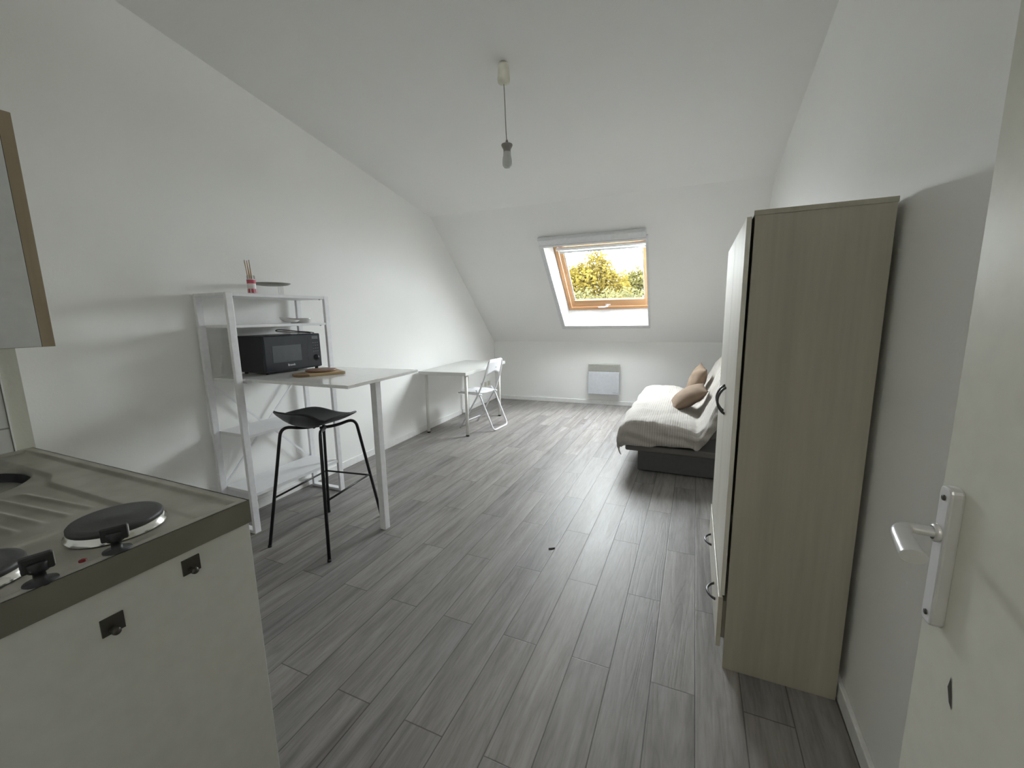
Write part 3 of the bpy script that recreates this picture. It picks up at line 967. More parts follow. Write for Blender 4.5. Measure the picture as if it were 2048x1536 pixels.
cb = spline([(-0.035, 0.425, ct), (-0.040, 0.37, ct + .010), (-0.045, 0.30, ct + .016), (-0.050, 0.22, ct + .026), (-0.055, 0.165, ct + .031), (-0.070, 0.150, ct + .028), (-0.080, 0.165, ct + .020), (-0.075, 0.24, ct + .013), (-0.070, 0.34, ct + .006), (-0.065, 0.42, ct)])
MB().tube(cb, 0.0034, 8).build('power_cable', M['black_plastic'], mw)

# ------------------------------------------------------------------ things on the bar table and shelves
brd = thing('cutting_board', 'light wooden cutting board lying on the bar table in front of microwave', 'cutting board', (-2.30, 2.000, RT), math.radians(-28))
# local y = long axis
out = []
W2, L2 = 0.085, 0.150
mb = MB().prism([(-W2, -0.075, 0), (W2, -0.075, 0), (W2, L2, 0), (-W2, L2, 0)], (0, 0, 0), (0, 0, 0.016))
fix_normals(mb.build('board', M['board_light'], brd, bevel=0.003))
mb = MB().prism([(-W2, -0.075, 0), (-W2 + .02, -0.13, 0), (-0.02, -0.155, 0), (0.02, -0.155, 0), (W2 - .02, -0.13, 0), (W2, -0.075, 0)], (0, 0, 0), (0, 0, 0.0162))
fix_normals(mb.build('grip_end', M['board_dark'], brd, bevel=0.003))
tv = MB().lathe([(0.0, 0), (0.088, 0), (0.096, 0.004), (0.098, 0.009), (0.094, 0.013), (0.080, 0.014), (0.0, 0.014)], (0, 0, 0), 36).build('trivet', M['trivet'], None, loc=(-2.325, 2.045, RT + 0.016))
tag(tv, 'round brown wooden trivet lying on the cutting board', 'trivet')

# reed diffuser
dif = thing('reed_diffuser', 'small glass reed diffuser with pink and white label on top shelf', 'diffuser', (-2.665, 1.858, 1.550))
R_ = 0.024
MB().lathe([(0.0, 0.0), (R_, 0.0), (R_, 0.118), (R_ - .0025, 0.120), (R_ - .003, 0.118), (R_ - .003, 0.006), (0.0, 0.006)], n=24).build('bottle', M['clear'], dif)
lb = MB().lathe([(R_ + .0008, 0.006), (R_ + .0008, 0.096)], n=24).build('label', M['label_white'], dif)
MB().lathe([(R_ + .0014, 0.068), (R_ + .0014, 0.092)], n=24).build('label_band', M['pink'], lb)
mb = MB()
for k in range(8):
    a0, a1 = k * math.pi / 4, k * math.pi / 4 + 0.55
    p = []
    for i in range(5):
        a = a0 + (a1 - a0) * i / 4
        p.append((a,))
    vs = [((R_ + .0014) * math.cos(q[0]), (R_ + .0014) * math.sin(q[0]), z) for q in p for z in (0.008, 0.034)]
    mb.add(vs, [(2 * i, 2 * i + 2, 2 * i + 3, 2 * i + 1) for i in range(4)])
mb.build('label_stripes', M['pink'], lb)
for k in range(6):
    a = k * 1.05
    b0 = Vector((0.010 * math.cos(a + 2), 0.010 * math.sin(a + 2), 0.010))
    t0 = Vector((-0.012 * math.sin(a) - .004, 0.016 * math.cos(a) - .012, 0.205 + 0.006 * (k % 3)))
    MB().tube([b0, t0], 0.0022, 6).build('reed', M['reed'], dif)

# grey dish on thin wire legs
st = thing('cake_stand', 'flat grey dish on thin wire legs on the top shelf behind the diffuser', 'stand', (-2.775, 2.085, 1.550))
MB().lathe([(0.0, 0.074), (0.07, 0.073), (0.105, 0.078), (0.120, 0.086), (0.122, 0.089), (0.104, 0.083), (0.07, 0.079), (0.0, 0.079)], n=36).build('dish', M['grey_dish'], st)
for k in range(4):
    MB().tube([(0.02, 0.035 + 0.012 * k, 0), (0.02, 0.033 + 0.012 * k, 0.075)], 0.0011, 6).build('wire_leg', M['wire'], st)

# two white dishes on the second shelf
d1 = MB().lathe([(0.0, 0.003), (0.050, 0.003), (0.054, 0.0), (0.060, 0.0), (0.072, 0.014), (0.082, 0.034), (0.080, 0.036), (0.066, 0.018), (0.05, 0.010), (0.0, 0.010)], n=36).build('dish', M['ceramic'], None, loc=(-2.725, 2.247, 1.356))
tag(d1, 'white ceramic dish standing flat on the second shelf near the right post', 'dish', 'white dishes on the second shelf')
d2 = MB().lathe([(0.0, 0.003), (0.034, 0.003), (0.037, 0.0), (0.042, 0.0), (0.056, 0.010), (0.066, 0.022), (0.064, 0.024), (0.052, 0.014), (0.034, 0.009), (0.0, 0.009)], n=36).build('dish', M['ceramic'], None, loc=(-2.660, 2.105, 1.3605))
d2.rotation_euler = (math.radians(0), math.radians(9), math.radians(20))
d2.location.z = 1.3665
tag(d2, 'smaller white ceramic dish tilted beside the flat dish on the second shelf', 'dish', 'white dishes on the second shelf')

# ------------------------------------------------------------------ bar stool
stl = thing('bar_stool', 'black bar stool with low moulded back tucked at the bar table', 'stool', (-2.145, 1.83, 0))


def seat_fn(u, v):
    a, t = u * 2 * math.pi, v
    # outline: superellipse, wider toward the back
    ca, sa = math.cos(a), math.sin(a)
    rx, ry = 0.205, 0.200
    k = (abs(ca) ** 3.2 + abs(sa) ** 3.2) ** (-1 / 3.2)
    x, y = ca * k * rx * t, sa * k * ry * t
    # low back at -y, sides curl up a little, front rolls over
    bk = max(0.0, min(1.0, (-y - 0.115) / 0.080))
    back = bk * bk * (3 - 2 * bk)
    side = (abs(x) / 0.205) ** 2.6
    z = 0.738 + 0.100 * back + 0.058 * side * (1 - 0.55 * back)
    fr = max(0.0, (y - 0.03) / 0.17)
    z += 0.030 * fr * fr * (0.55 + 0.45 * side)
    y -= 0.020 * back
    return Vector((x, y, z))


mb = MB()
NA, NR = 56, 18
vs = [seat_fn(i / NA, j / NR) for j in range(NR + 1) for i in range(NA)]
fs = [(j * NA + i, j * NA + (i + 1) % NA, (j + 1) * NA + (i + 1) % NA, (j + 1) * NA + i) for j in range(NR) for i in range(NA)]
mb.add(vs, fs, True)
ob = mb.build('seat', M['stool_seat'], stl)
md = ob.modifiers.new('solid', 'SOLIDIFY')
md.thickness = 0.010
md.offset = -1
feet = [(-0.190, -0.278), (0.278, -0.252), (-0.222, 0.207), (0.178, 0.301)]
cxy = (sum(f[0] for f in feet) / 4, sum(f[1] for f in feet) / 4)
tops = [(-0.128, -0.165), (0.180, -0.150), (-0.128, 0.150), (0.142, 0.165)]
LZT = [0.728, 0.728, 0.728, 0.728]
ends = [(-0.02, 0.02), (0.035, 0.02), (-0.02, -0.02), (0.03, -0.02)]
legs = []
for (fx, fy), (tx, ty), (ex, ey) in zip(feet, tops, ends):
    pts = arc_pts([(fx, fy, 0.0), (tx, ty, 0.742), (tx * .45 + ex * .55, ty * .45 + ey * .55, 0.712), (ex, ey, 0.712)], 0.075, 7)
    legs.append(((fx, fy, 0), (tx, ty, 0.735)))
    lgo = MB().tube(pts, 0.0098, 10).build('leg', M['black_metal'], stl)
    MB().lathe([(0.0, 0), (0.0112, 0), (0.0112, 0.014), (0.0, 0.014)], (fx, fy, 0), 12).build('foot_cap', M['black_plastic'], lgo)


def on_leg(i, z):
    a, b_ = Vector(legs[i][0]), Vector(legs[i][1])
    return a + (b_ - a) * (z / b_.z)


for i, j, z0, z1 in ((0, 2, 0.305, 0.330), (1, 3, 0.335, 0.335), (2, 3, 0.330, 0.325)):
    MB().tube([on_leg(i, z0), on_leg(j, z1)], 0.0062, 8).build('foot_rail', M['black_metal'], stl)

# ------------------------------------------------------------------ desk
dk = thing('desk', 'small white desk with four tube legs against the left wall', 'desk', (-2.332, 4.0, 0), math.radians(4.2))
DZ = 0.762
MB().box(-0.610, 0.0, 0.0, 1.28, DZ - 0.038, DZ).build('desk_top', M['desk'], dk, bevel=0.002)
for k, (x, y) in enumerate(((-0.040, 0.085), (-0.565, 0.095), (-0.040, 1.125), (-0.530, 1.125))):
    l_ = MB().tube([(x, y, 0.018), (x, y, DZ - 0.042)], 0.0195, 18).build('desk_leg', M['desk_leg'], dk)
    MB().lathe([(0.0, 0), (0.020, 0), (0.021, 0.018), (0, 0.018)], (x, y, 0), 16).build('foot_cap', M['black_plastic'], l_)
    MB().lathe([(0.0, 0), (0.035, 0), (0.035, 0.005), (0, 0.005)], (x, y, DZ - 0.043), 16).build('mounting_plate', M['desk_leg'], l_)

# ------------------------------------------------------------------ folding chair; faces -x (the desk)
ch = thing('folding_chair', 'white metal folding chair standing at the desk', 'chair', (-2.382, 4.560, 0), math.radians(-4))
r = 0.0105
HW = 0.205
# front frame: back posts run down forward to the front feet, joined over the top of the back
pts = arc_pts([(-0.255, -HW, 0.0), (0.015, -HW, 0.425), (0.108, -HW + .02, 0.640), (0.145, -HW + .03, 0.775), (0.166, -HW + .05, 0.860), (0.166, HW - .05, 0.860), (0.145, HW - .03, 0.775), (0.108, HW - .02, 0.640), (0.015, HW, 0.425), (-0.255, HW, 0.0)], 0.07, 6)
MB().tube(pts, r, 10).build('back_frame', M['white_metal'], ch)
MB().tube([(-0.205, -HW + .01, 0.080), (-0.205, HW - .01, 0.080)], 0.008, 8).build('front_stretcher', M['white_metal'], ch)
# rear U frame from the seat down to a floor bar behind
pts = arc_pts([(-0.02, -HW + .028, 0.490), (0.03, -HW + .026, 0.435), (0.215, -HW + .028, 0.0105), (0.215, HW - .028, 0.0105), (0.03, HW - .026, 0.435), (-0.02, HW - .028, 0.490)], 0.055, 6)
MB().tube(pts, r, 10).build('rear_leg_frame', M['white_metal'], ch)
# seat pan
out = []
SX0, SX1, SWD = -0.300, 0.065, 0.178
for i in range(40):
    a = 2 * math.pi * i / 40
    ca, sa = math.cos(a), math.sin(a)
    k = (abs(ca) ** 4 + abs(sa) ** 4) ** (-0.25)
    out.append(((SX0 + SX1) / 2 + ca * k * (SX1 - SX0) / 2, sa * k * SWD, 0))
o = MB().prism(out, (0, 0, 0.448), (0, 0, 0.466)).build('seat', M['white_metal'], ch, bevel=0.006)
fix_normals(o)
for s in (-1, 1):
    MB().tube([(SX0 + .02, s * (SWD + .004), 0.447), (SX1, s * (SWD + .006), 0.440)], 0.009, 8).build('seat_rail', M['white_metal'], ch)
# back panel, wavy lower edge, with a small printed mark
def bp(u, v):
    y = (u - 0.5) * 2 * (HW - .046)
    zb = 0.690 + 0.030 * math.cos((u - .5) * 2 * math.pi) * 0.6
    z = zb + (0.856 - zb) * v
    x = 0.118 + (z - 0.690) * 0.29 + 0.012 * (1 - (2 * u - 1) ** 2)
    return Vector((x, y, z))


o = MB().grid(bp, 16, 6).build('back_panel', M['white_metal'], ch, solid=0.004)
MB().lathe([(0.0, 0), (0.007, 0), (0.007, 0.003), (0, 0.003)], (0.152, 0.02, 0.765), 10, Matrix.Rotation(math.pi / 2, 3, 'Y')).build('rivet', M['grey_print2'], o)

# ------------------------------------------------------------------ three sockets low on the left wall
def socket(y, label, hole):
    t = thing('wall_socket', label, 'socket', (lwx(y), y, 0.305), math.radians(2.14), 'sockets low on the left wall')
    MB().box(0, 0.010, -0.040, 0.040, -0.040, 0.040).build('plate', M['socket_ivory'], t, bevel=0.004)
    if hole:
        MB().lathe([(0.021, 0.0), (0.021, 0.0115), (0.019, 0.012), (0.018, 0.0035), (0.0, 0.003)], (0, 0, 0), 20, Matrix.Rotation(math.pi / 2, 3, 'Y')).build('socket_well', M['grey_print2'], t)
    else:
        MB().box(0.009, 0.013, -0.026, 0.026, -0.026, 0.026).build('cover', M['socket_ivory'], t, bevel=0.002)
    return t


socket(5.74, 'leftmost ivory wall socket behind the folding chair, with blank cover', False)
socket(5.87, 'middle one of the three ivory wall sockets behind the folding chair', True)
socket(6.00, 'ivory wall socket nearest the back corner behind the folding chair', True)

# ------------------------------------------------------------------ sofa bed along the right wall
SY0, SY1 = 3.67, 5.56
sofa = thing('sofa_bed', 'dark grey fold-down sofa bed along the right wall', 'sofa', (0.0, SY0, 0))
SL = SY1 - SY0
MB().box(-0.410, 0.40, 0.0, SL, 0.012, 0.190).box(-0.38, 0.37, 0.03, SL - .03, 0.0, 0.014).build('storage_base', M['fabric_dark'], sofa, bevel=0.012)
MB().box(-0.520, 0.42, -0.015, SL + .01, 0.184, 0.240).build('slatted_frame', M['fabric_mid'], sofa, bevel=0.015, seg=3)


def profile(t):
    """throw/mattress cross-section in x,z: 0 front hem, 1 top of the back"""
    P = [(-0.565, 0.235), (-0.585, 0.310), (-0.572, 0.395), (-0.520, 0.452), (-0.42, 0.472), (-0.28, 0.468), (-0.13, 0.450), (0.0, 0.420), (0.060, 0.405), (0.105, 0.450), (0.155, 0.555), (0.215, 0.690), (0.275, 0.810), (0.320, 0.868), (0.380, 0.885), (0.440, 0.860)]
    n = len(P) - 1
    f = max(0.0, min(1.0, t)) * n
    i = min(int(f), n - 1)
    k = f - i
    def g(j):
        j = max(0, min(n, j)); return Vector((P[j][0], P[j][1]))
    p0, p1, p2, p3 = g(i - 1), g(i), g(i + 1), g(i + 2)
    return 0.5 * ((2 * p1) + (p2 - p0) * k + (2 * p0 - 5 * p1 + 4 * p2 - p3) * k * k + (3 * p1 - p0 - 3 * p2 + p3) * k ** 3)


# mattress: seat and back as padded slabs a little inside the throw
def slab(p0, p1, th0, th1, y0, y1):
    d = Vector((p1[0] - p0[0], p1[1] - p0[1]))
    nn = Vector((d.y, -d.x)).normalized()
    poly = [(p0[0], 0, p0[1]), (p1[0], 0, p1[1]), (p1[0] + nn.x * th1, 0, p1[1] + nn.y * th1), (p0[0] + nn.x * th0, 0, p0[1] + nn.y * th0)]
    return MB().prism(poly, (0, y0, 0), (0, y1, 0))


fix_normals(slab((-0.545, 0.435), (0.07, 0.385), 0.19, 0.145, 0.0, SL).build('seat_mattress', M['fabric_mid'], sofa, bevel=0.045, seg=4))
fix_normals(slab((0.075, 0.375), (0.325, 0.865), 0.12, 0.115, 0.0, SL).build('backrest', M['fabric_mid'], sofa, bevel=0.04, seg=4))

# throw: its own thing, lies over the sofa and hangs down the near end
NP, NQ = 150, 150
HANG = 0.205
YN = SY0 - 0.035


def hang_at(x):
    pts = [(-0.6, 0.205), (-0.14, 0.170), (0.04, 0.105), (0.09, 0.120), (0.17, 0.165), (0.30, 0.205), (0.5, 0.205)]
    for (x0, h0), (x1, h1) in zip(pts, pts[1:]):
        if x <= x1:
            t = max(0.0, (x - x0) / (x1 - x0))
            return h0 + (h1 - h0) * t
    return pts[-1][1]


def throw_fn(u, v):
    # v: 0 hem on the near side ... 1 far edge
    tot = HANG + (SY1 - YN) + 0.10
    q = v * tot - HANG
    pr = profile(u)
    x, z = pr.x, pr.y
    nz1 = noise.noise(Vector((x * 9 + 3, q * 5, z * 7)))
    nz2 = noise.noise(Vector((x * 22 + 8, q * 16, z * 19)))
    front = max(0.0, 1 - u / 0.20)
    if q >= 0:
        edge = math.exp(-q / 0.05)
        y = YN + q
        w = 0.016 * nz1 + 0.006 * nz2
        # long soft folds across the seat
        w += 0.010 * math.sin(q * 9 + 6 * noise.noise(Vector((x * 3, q * 2, 1)))) * (1 - edge)
        if u < 0.2:
            x += w * 0.8 - 0.018 * front * (0.5 + 0.5 * math.sin(q * 14 + 3 * nz1))
            z -= 0.02 * front * nz1 + 0.03 * front * math.sin(q * 7)
        else:
            z += w * 0.9 + 0.006
            x -= (w + 0.004) * max(0, (u - 0.55)) * 1.8
        z -= 0.022 * edge
        # far end drops too
        fe = q - (SY1 - YN)
        if fe > 0:
            y = SY1 + 0.02
            z -= fe * 0.9
        return Vector((x, y, z))
    h = -q
    hang = h
    # hem waves and pointed tail at the front corner
    hs = hang_at(x) / HANG * (1.0 + 0.06 * math.sin(u * 26) + 0.10 * nz1)
    tail = math.exp(-((u - 0.035) / 0.042) ** 2)
    hs *= (1.0 - 0.55 * max(0, 1 - u / 0.17))
    lim = 0.235 - 0.0
    z0 = z - 0.022
    s = h / HANG
    drop = HANG * s * hs
    zz = z0 - drop
    if u < 0.17:                      # front corner gathers instead of hanging below the front hem
        zz = z0 - (z0 - 0.222) * s * min(1, u / 0.10)
        zz -= 0.080 * tail * s ** 1.3
        x += 0.03 * tail * s
    bulge = math.sin(min(1, s) * math.pi) * 0.030
    y = YN - 0.030 * min(1, s * 3) - bulge * 0.4
    # slanting folds on the near end, running from the seat up to the back
    fold = math.sin((x * 2.2 + zz * 8.5) * 6.0 + 3.0 * noise.noise(Vector((x * 3, zz * 4, 5))))
    y -= 0.014 * fold * min(1, s * 2) + 0.008 * nz2
    if u > 0.5:
        y -= 0.012 * math.sin(u * 40) * s
    return Vector((x, y, zz))


mb = MB().grid(throw_fn, NP, NQ)
th = mb.build('throw_blanket', M['throw'], None)
uvl = th.data.uv_layers.new(name='UVMap')
tot = HANG + (SY1 - YN) + 0.10
w_ = NP + 1
for lp in th.data.loops:
    i, j = lp.vertex_index % w_, lp.vertex_index // w_
    uvl.data[lp.index].uv = (i / NP * 1.45, j / NQ * tot)
md = th.modifiers.new('solid', 'SOLIDIFY')
md.thickness = 0.006
md.offset = 0
tag(th, 'crinkled ribbed beige throw draped over the sofa bed, one corner hanging', 'blanket')


def cushion(name, label, ctr, ax1, ax2, h1, h2, thick, seed):
    a1, a2 = Vector(ax1).normalized(), Vector(ax2).normalized()
    n_ = a1.cross(a2).normalized()
    mb = MB()
    N = 26
    def pt(i, j, s):
        a, b_ = -1 + 2 * i / N, -1 + 2 * j / N
        sh = ((1 - abs(a) ** 2.4) * (1 - abs(b_) ** 2.4)) ** 0.62 if abs(a) < 1 and abs(b_) < 1 else 0
        pa, pb = a * (1 - 0.07 * (1 - abs(a) ** 3) * 0 - 0.06 * (1 - b_ * b_)), b_ * (1 - 0.06 * (1 - a * a))
        d = 0.012 * noise.noise(Vector((a * 2.2 + seed, b_ * 2.2, s)))
        return Vector(ctr) + a1 * pa * h1 + a2 * pb * h2 + n_ * s * (thick * sh + d * sh)
    for s in (1, -1):
        vs = [pt(i, j, s) for j in range(N + 1) for i in range(N + 1)]
        w = N + 1
        fs = [(j * w + i, j * w + i + 1, (j + 1) * w + i + 1, (j + 1) * w + i) for j in range(N) for i in range(N)]
        if s < 0:
            fs = [tuple(reversed(f)) for f in fs]
        mb.add(vs, fs, True)
    o = mb.build(name, M['cushion'], None)
    import bmesh
    bm = bmesh.new(); bm.from_mesh(o.data)
    bmesh.ops.remove_doubles(bm, verts=bm.verts, dist=1e-4)
    bm.to_mesh(o.data); bm.free()
    for p in o.data.polygons:
        p.use_smooth = True
    return tag(o, label, 'cushion', 'taupe cushions on the sofa bed')


cushion('cushion', 'taupe cushion lying nearer the wardrobe, on the sofa seat against the back', (-0.025, 4.44, 0.555), (0.83, 0.05, 0.55), (-0.10, 1.0, 0.06), 0.185, 0.185, 0.082, 1.0)
cushion('cushion', 'taupe cushion standing upright on its corner, farther along the sofa bed', (0.050, 5.03, 0.635), (0.36, 0.05, 0.93), (-0.16, 0.98, 0.12), 0.175, 0.170, 0.078, 5.0)

# ------------------------------------------------------------------ wardrobe
WX0, WX1, WY0, WY1, WH = 0.163, 0.527, 1.630, 2.490, 1.692
wd = thing('wardrobe', 'tall pale maple two-door wardrobe with a bottom drawer against right wall', 'wardrobe', (WX0, WY0, 0))
DX, DL = WX1 - WX0, WY1 - WY0
MB().box(0, DX, 0, 0.016, 0, WH).build('side_panel', M['maple'], wd, bevel=0.001)
MB().box(0, DX, DL - 0.016, DL, 0, WH).build('side_panel', M['maple'], wd, bevel=0.001)
MB().box(-0.004, DX + .002, -0.002, DL + 0.002, WH, WH + 0.016).build('top_panel', M['maple'], wd, bevel=0.001)
MB().box(DX - 0.006, DX - .001, 0.016, DL - .016, 0.02, WH).build('back_panel', M['maple'], wd)
MB().box(0.01, DX - .006, 0.016, DL - .016, 0.305, 0.321).box(0.03, 0.046, 0.016, DL - .016, 0, 0.085).box(0.01, DX - .006, 0.016, DL - .016, 0.08, 0.095).build('inner_panel', M['maple'], wd)
SPL = 0.425


def bow(mb, p0, p1, outv, n=12, rad=0.0055):
    p0, p1, outv = Vector(p0), Vector(p1), Vector(outv)
    pts = []
    for i in range(n + 1):
        t = i / n
        pts.append(p0 + (p1 - p0) * t + outv * (math.sin(t * math.pi) ** 0.7))
    mb.tube(pts, rad, 8)
    return mb


for y0, y1, hy in ((0.0, SPL - 0.002, SPL - 0.035), (SPL + 0.002, DL, SPL + 0.035)):
    d_ = MB().box(-0.024, -0.009, y0, y1, 0.312, 1.690).build('door', M['maple_front'], wd, bevel=0.0012)
    bow(MB(), (-0.024, hy, 0.935), (-0.024, hy, 1.055), (-0.032, 0, 0)).build('door_handle', M['gunmetal'], d_)
dw = MB().box(-0.029, -0.013, 0.0, DL, 0.092, 0.302).build('drawer', M['maple_drawer'], wd, bevel=0.0012)
MB().box(-0.013, 0.20, 0.03, DL - .03, 0.11, 0.27).build('drawer_box', M['maple'], dw)
for ya in (0.145, 0.595):
    bow(MB(), (-0.029, ya, 0.192), (-0.029, ya + 0.115, 0.192), (-0.030, 0, 0)).build('drawer_handle', M['gunmetal'], dw)

# ------------------------------------------------------------------ room door, open against the right wall
DXF = 0.360
dr = MB().box(DXF, DXF + 0.040, -0.130, 0.814, 0.010, 2.040).build('door_1', M['door'], None, bevel=0.002)
struct(dr, 'cream door standing open along the right wall', 'door')
zc = 1.0175
PY = 0.769
mb = MB()
out = []
PW, PH = 0.0150, 0.1090
for i in range(24):
    a = 2 * math.pi * i / 24
    ca, sa = math.cos(a), math.sin(a)
    k = (abs(ca) ** 3.2 + abs(sa) ** 3.2) ** (-1 / 3.2)
    out.append((0, ca * k * PW, (PH - PW) * (1 if sa > 0 else -1) + sa * k * PW))
mb.prism(out, (DXF + .001, PY, zc), (DXF - 0.0165, PY, zc))
hp = fix_normals(mb.build('handle_plate', M['alu_white'], dr, bevel=0.004, seg=3))
for zz in (PH - .017, -PH + .017):
    MB().lathe([(0.0, 0), (0.0045, 0), (0.004, 0.002), (0.0, 0.002)], (DXF - 0.0162, PY, zc + zz), 12, Matrix.Rotation(-math.pi / 2, 3, 'Y')).build('screw', M['handle_dark'], hp)
LVZ = 1.053
pts = spline([(DXF - 0.012, PY + .003, LVZ), (DXF - 0.033, PY + .004, LVZ + .001), (DXF - 0.052, PY + .004, LVZ + .001), (DXF - 0.064, PY - .014, LVZ + .001), (DXF - 0.070, PY - .050, LVZ - .002), (DXF - 0.073, PY - .080, LVZ - .006)])
n_ = len(pts)
rad = [0.0100 if i < n_ * .38 else 0.0100 + 0.0055 * (i - n_ * .38) / (n_ * .62) for i in range(n_)]
mb = MB().tube(pts, rad, 20)
mb.v = [(p[0], p[1], LVZ + (p[2] - LVZ) * 0.72) for p in mb.v]
mb.build('door_lever', M['alu_white'], dr)
MB().lathe([(0.0135, 0), (0.0135, 0.004), (0.010, 0.006)], (DXF - 0.0165, PY + .003, LVZ), 16, Matrix.Rotation(-math.pi / 2, 3, 'Y')).build('lever_collar', M['alu_white'], dr)
mb = MB().add([(DXF - .0006, 0.720, 0.862), (DXF - .0006, 0.724, 0.842), (DXF - .0006, 0.716, 0.824), (DXF - .0006, 0.708, 0.818), (DXF - .0006, 0.712, 0.836)], [(0, 1, 2, 3, 4)])
mb.build('gouge_mark', M['dirt_gap_shade'], dr)

# ------------------------------------------------------------------ kitchenette
CZ = 0.92
KX1, KY0, KY1 = -1.041, 0.030, 0.652
base = thing('kitchen_base_cabinet', 'white kitchenette base cabinet under the steel worktop', 'kitchen cabinet', (KX1, KY1, 0))
KL, KD = KX1 - KX, KY1 - KY0
MB().box(-KL + .006, -0.030, -KD + .01, -0.008, 0.005, CZ - .06).build('carcass', M['kitchen_white'], base, bevel=0.001)
MB().box(-0.030, -0.006, -KD + .01, -0.004, 0.05, CZ - .062).build('front_panel', M['kitchen_white'], base, bevel=0.0015)
for (y, z) in ((0.505, 0.822), (0.356, 0.781)):
    yy = y - KY1
    h_ = MB().prism([(-0.006, yy - .0185, z - .0185), (-0.006, yy + .0185, z - .0185), (-0.006, yy + .0185, z + .0185), (-0.006, yy - .0185, z + .0185)], (0, 0, 0), (0.003, 0, 0)).build('square_handle', M['handle_dark'], base)
    fix_normals(h_)
    MB().lathe([(0.006, 0), (0.0055, 0.010), (0.008, 0.014), (0.007, 0.019), (0.0, 0.020)], (-0.004, yy - .002, z - .009), 14, Matrix.Rotation(math.pi / 2, 3, 'Y')).build('handle_pin', M['handle_dark'], h_)

wt = thing('sink_worktop', 'stainless steel worktop with round sink, drainer and hob on kitchen cabinet', 'worktop', (KX1, KY1, 0))


def smooth(e0, e1, x):
    t = max(0.0, min(1.0, (x - e0) / (e1 - e0)))
    return t * t * (3 - 2 * t)


def top_z(x, y):
    """height of the pressed steel top at world x, y"""
    z = CZ
    # raised outer rim
    d = min(KX1 - x, KY1 - y, x - KX, y - KY0)
    inner = smooth(0.022, 0.032, d)
    z -= 0.009 * inner
    # drainer and bowl recess
    ye = 0.556 - 0.033 * smooth(-1.86, -1.74, x)
    rec = smooth(-2.24, -2.225, x) * (1 - smooth(-1.352, -1.338, x)) * (1 - smooth(ye - 0.012, ye, y)) * smooth(0.09, 0.10, y)
    z -= 0.009 * rec
    # drainer ribs
    ribx = smooth(-1.76, -1.70, x) * (1 - smooth(-1.44, -1.41, x))
    for yr in (0.470, 0.425, 0.380, 0.335, 0.29, 0.245):
        z += 0.0050 * ribx * math.exp(-((y - yr - 0.10 * (x + 1.58)) / 0.007) ** 2)
    # round bowl
    r_ = math.hypot(x + 2.0, y - 0.335)
    z -= 0.040 * (1 - smooth(0.205, 0.215, r_))
    # hob field: shallow recess with a lip
    hob = smooth(-1.318, -1.306, x) * (1 - smooth(-1.082, -1.072, x)) * (1 - smooth(0.543, 0.555, y)) * smooth(0.07, 0.08, y)
    z -= 0.003 * hob
    return z


NX, NYY = 360, 190
mb = MB().grid(lambda u, v: Vector(((-KL) + u * KL, -KD + v * KD, top_z(KX + u * KL, KY0 + v * KD))), NX, NYY)
mb.build('steel_top', M['steel'], wt)
MB().lathe([(0.2065, -0.030), (0.2045, -0.034), (0.185, -0.150), (0.150, -0.178), (0.03, -0.182), (0.0, -0.182)], (-2.0 - KX1, 0.335 - KY1, CZ), 48).build('sink_bowl', M['black_plastic'], wt)
mb = MB()
mb.box(-0.003, 0.0, -KD, 0.0, CZ - 0.060, CZ)
mb.box(-KL, -0.003, -0.003, 0.0, CZ - 0.060, CZ)
mb.box(-KL, -0.003, -KD, -KD + .003, CZ - 0.060, CZ)
mb.build('apron', M['steel_apron'], wt)


def hotplate(x, y, r_):
    h_ = MB().lathe([(0.0, 0.0235), (0.018, 0.0235), (0.020, 0.0225), (r_ - .012, 0.0240), (r_ - .003, 0.0225), (r_, 0.019), (r_, 0.010), (r_ - .004, 0.009)], (x - KX1, y - KY1, CZ - .006), 48).build('hotplate', M['hotplate'], wt)
    MB().lathe([(r_ - .003, 0.012), (r_ + .001, 0.010), (r_ + .002, 0.004), (r_ + .006, 0.0), (r_ + .007, -0.004)], (x - KX1, y - KY1, CZ - .006), 48).build('hotplate_ring', M['chrome'], h_)
    return h_


hotplate(-1.210, 0.452, 0.084)
hotplate(-1.212, 0.232, 0.0745)


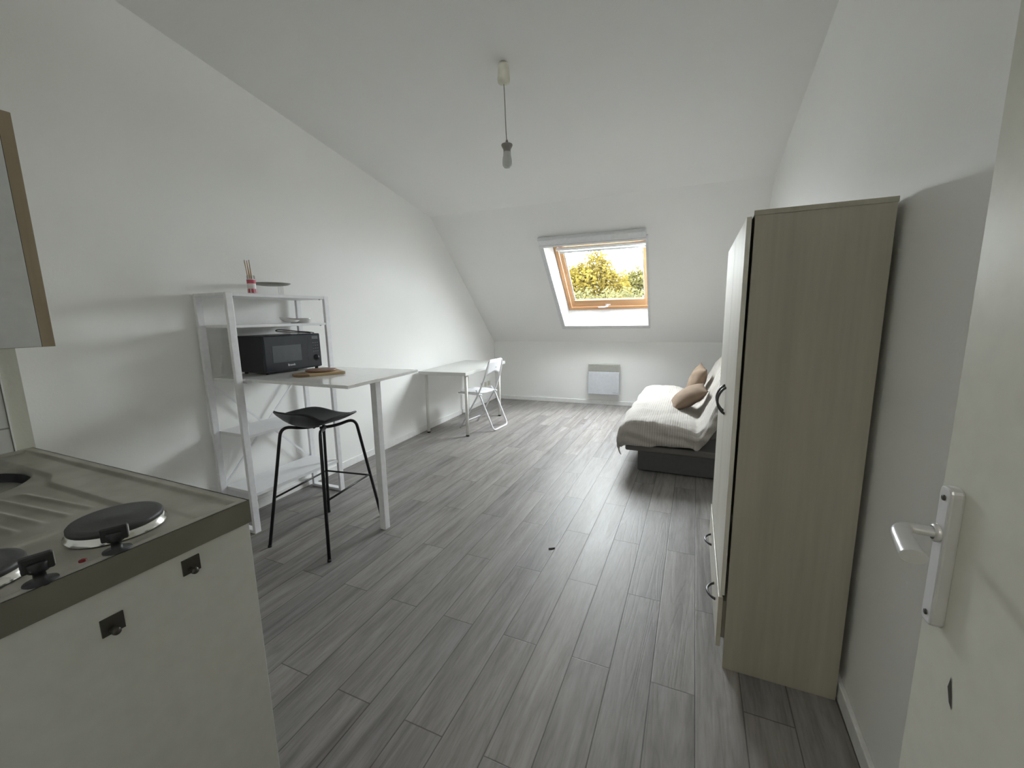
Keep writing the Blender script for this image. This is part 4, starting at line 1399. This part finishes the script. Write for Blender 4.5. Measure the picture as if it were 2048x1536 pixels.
def hob_knob(x, y, rot):
    k_ = MB().lathe([(0.0, 0.002), (0.0235, 0.002), (0.0235, 0.004), (0.009, 0.006), (0.0085, 0.022), (0.014, 0.024), (0.0155, 0.040), (0.013, 0.043), (0.0, 0.043)], (x - KX1, y - KY1, CZ - .003), 24).build('hob_knob', M['black_plastic'], wt)
    m_ = Matrix.Translation((x - KX1, y - KY1, CZ)) @ Matrix.Rotation(rot, 4, 'Z')
    MB().box(-0.021, 0.021, -0.008, 0.008, 0.022, 0.052, m_).build('knob_grip', M['black_plastic'], k_, bevel=0.003)
    MB().box(0.0205, 0.0220, -0.004, 0.004, 0.026, 0.048, m_).build('knob_mark', M['alu'], k_)
    return k_


hob_knob(-1.066, 0.391, math.radians(62))
hob_knob(-1.064, 0.280, math.radians(75))
MB().lathe([(0.0, 0.002), (0.004, 0.002), (0.006, 0.001), (0.0065, -0.002)], (-1.084 - KX1, 0.344 - KY1, CZ - .001), 16).build('indicator_light', M['red_lens'], wt)

# ------------------------------------------------------------------ upper cabinet
uc = thing('wall_cabinet', 'upper kitchen cabinet with grey door and beige wooden edge above the worktop', 'cabinet', (KX + .001, 0, 0))
UZ0, UZ1, UD = 1.307, 2.02, 0.330
MB().box(0, UD, 0.02, 0.656, UZ0, UZ1).build('carcass', M['cab_beige'], uc, bevel=0.001)
MB().box(UD - 0.001, UD + 0.004, 0.030, 0.6225, UZ0 + 0.001, UZ1 - .002).build('door', M['cab_grey'], uc, bevel=0.001)
MB().box(UD - 0.001, UD + 0.0015, 0.6225, 0.6245, UZ0, UZ1).build('door_gap_shade', M['dirt_gap_shade'], uc)  # dark strip imitates the shade in the gap beside the door

# ------------------------------------------------------------------ crumb on the floor
cr = MB().prism([(-0.020, -0.004, 0), (0.0, -0.007, 0), (0.019, -0.001, 0), (0.021, 0.005, 0), (0.004, 0.004, 0), (-0.016, 0.004, 0)], (0, 0, 0.0), (0, 0, 0.006)).build('crumb', M['dirt_gap_shade'], None, bevel=0.001, loc=(-0.722, 2.185, 0.0))
cr.rotation_euler = (0, 0, math.radians(30))
tag(fix_normals(cr), 'small dark dry crumb lying on the middle of the floor', 'crumb')
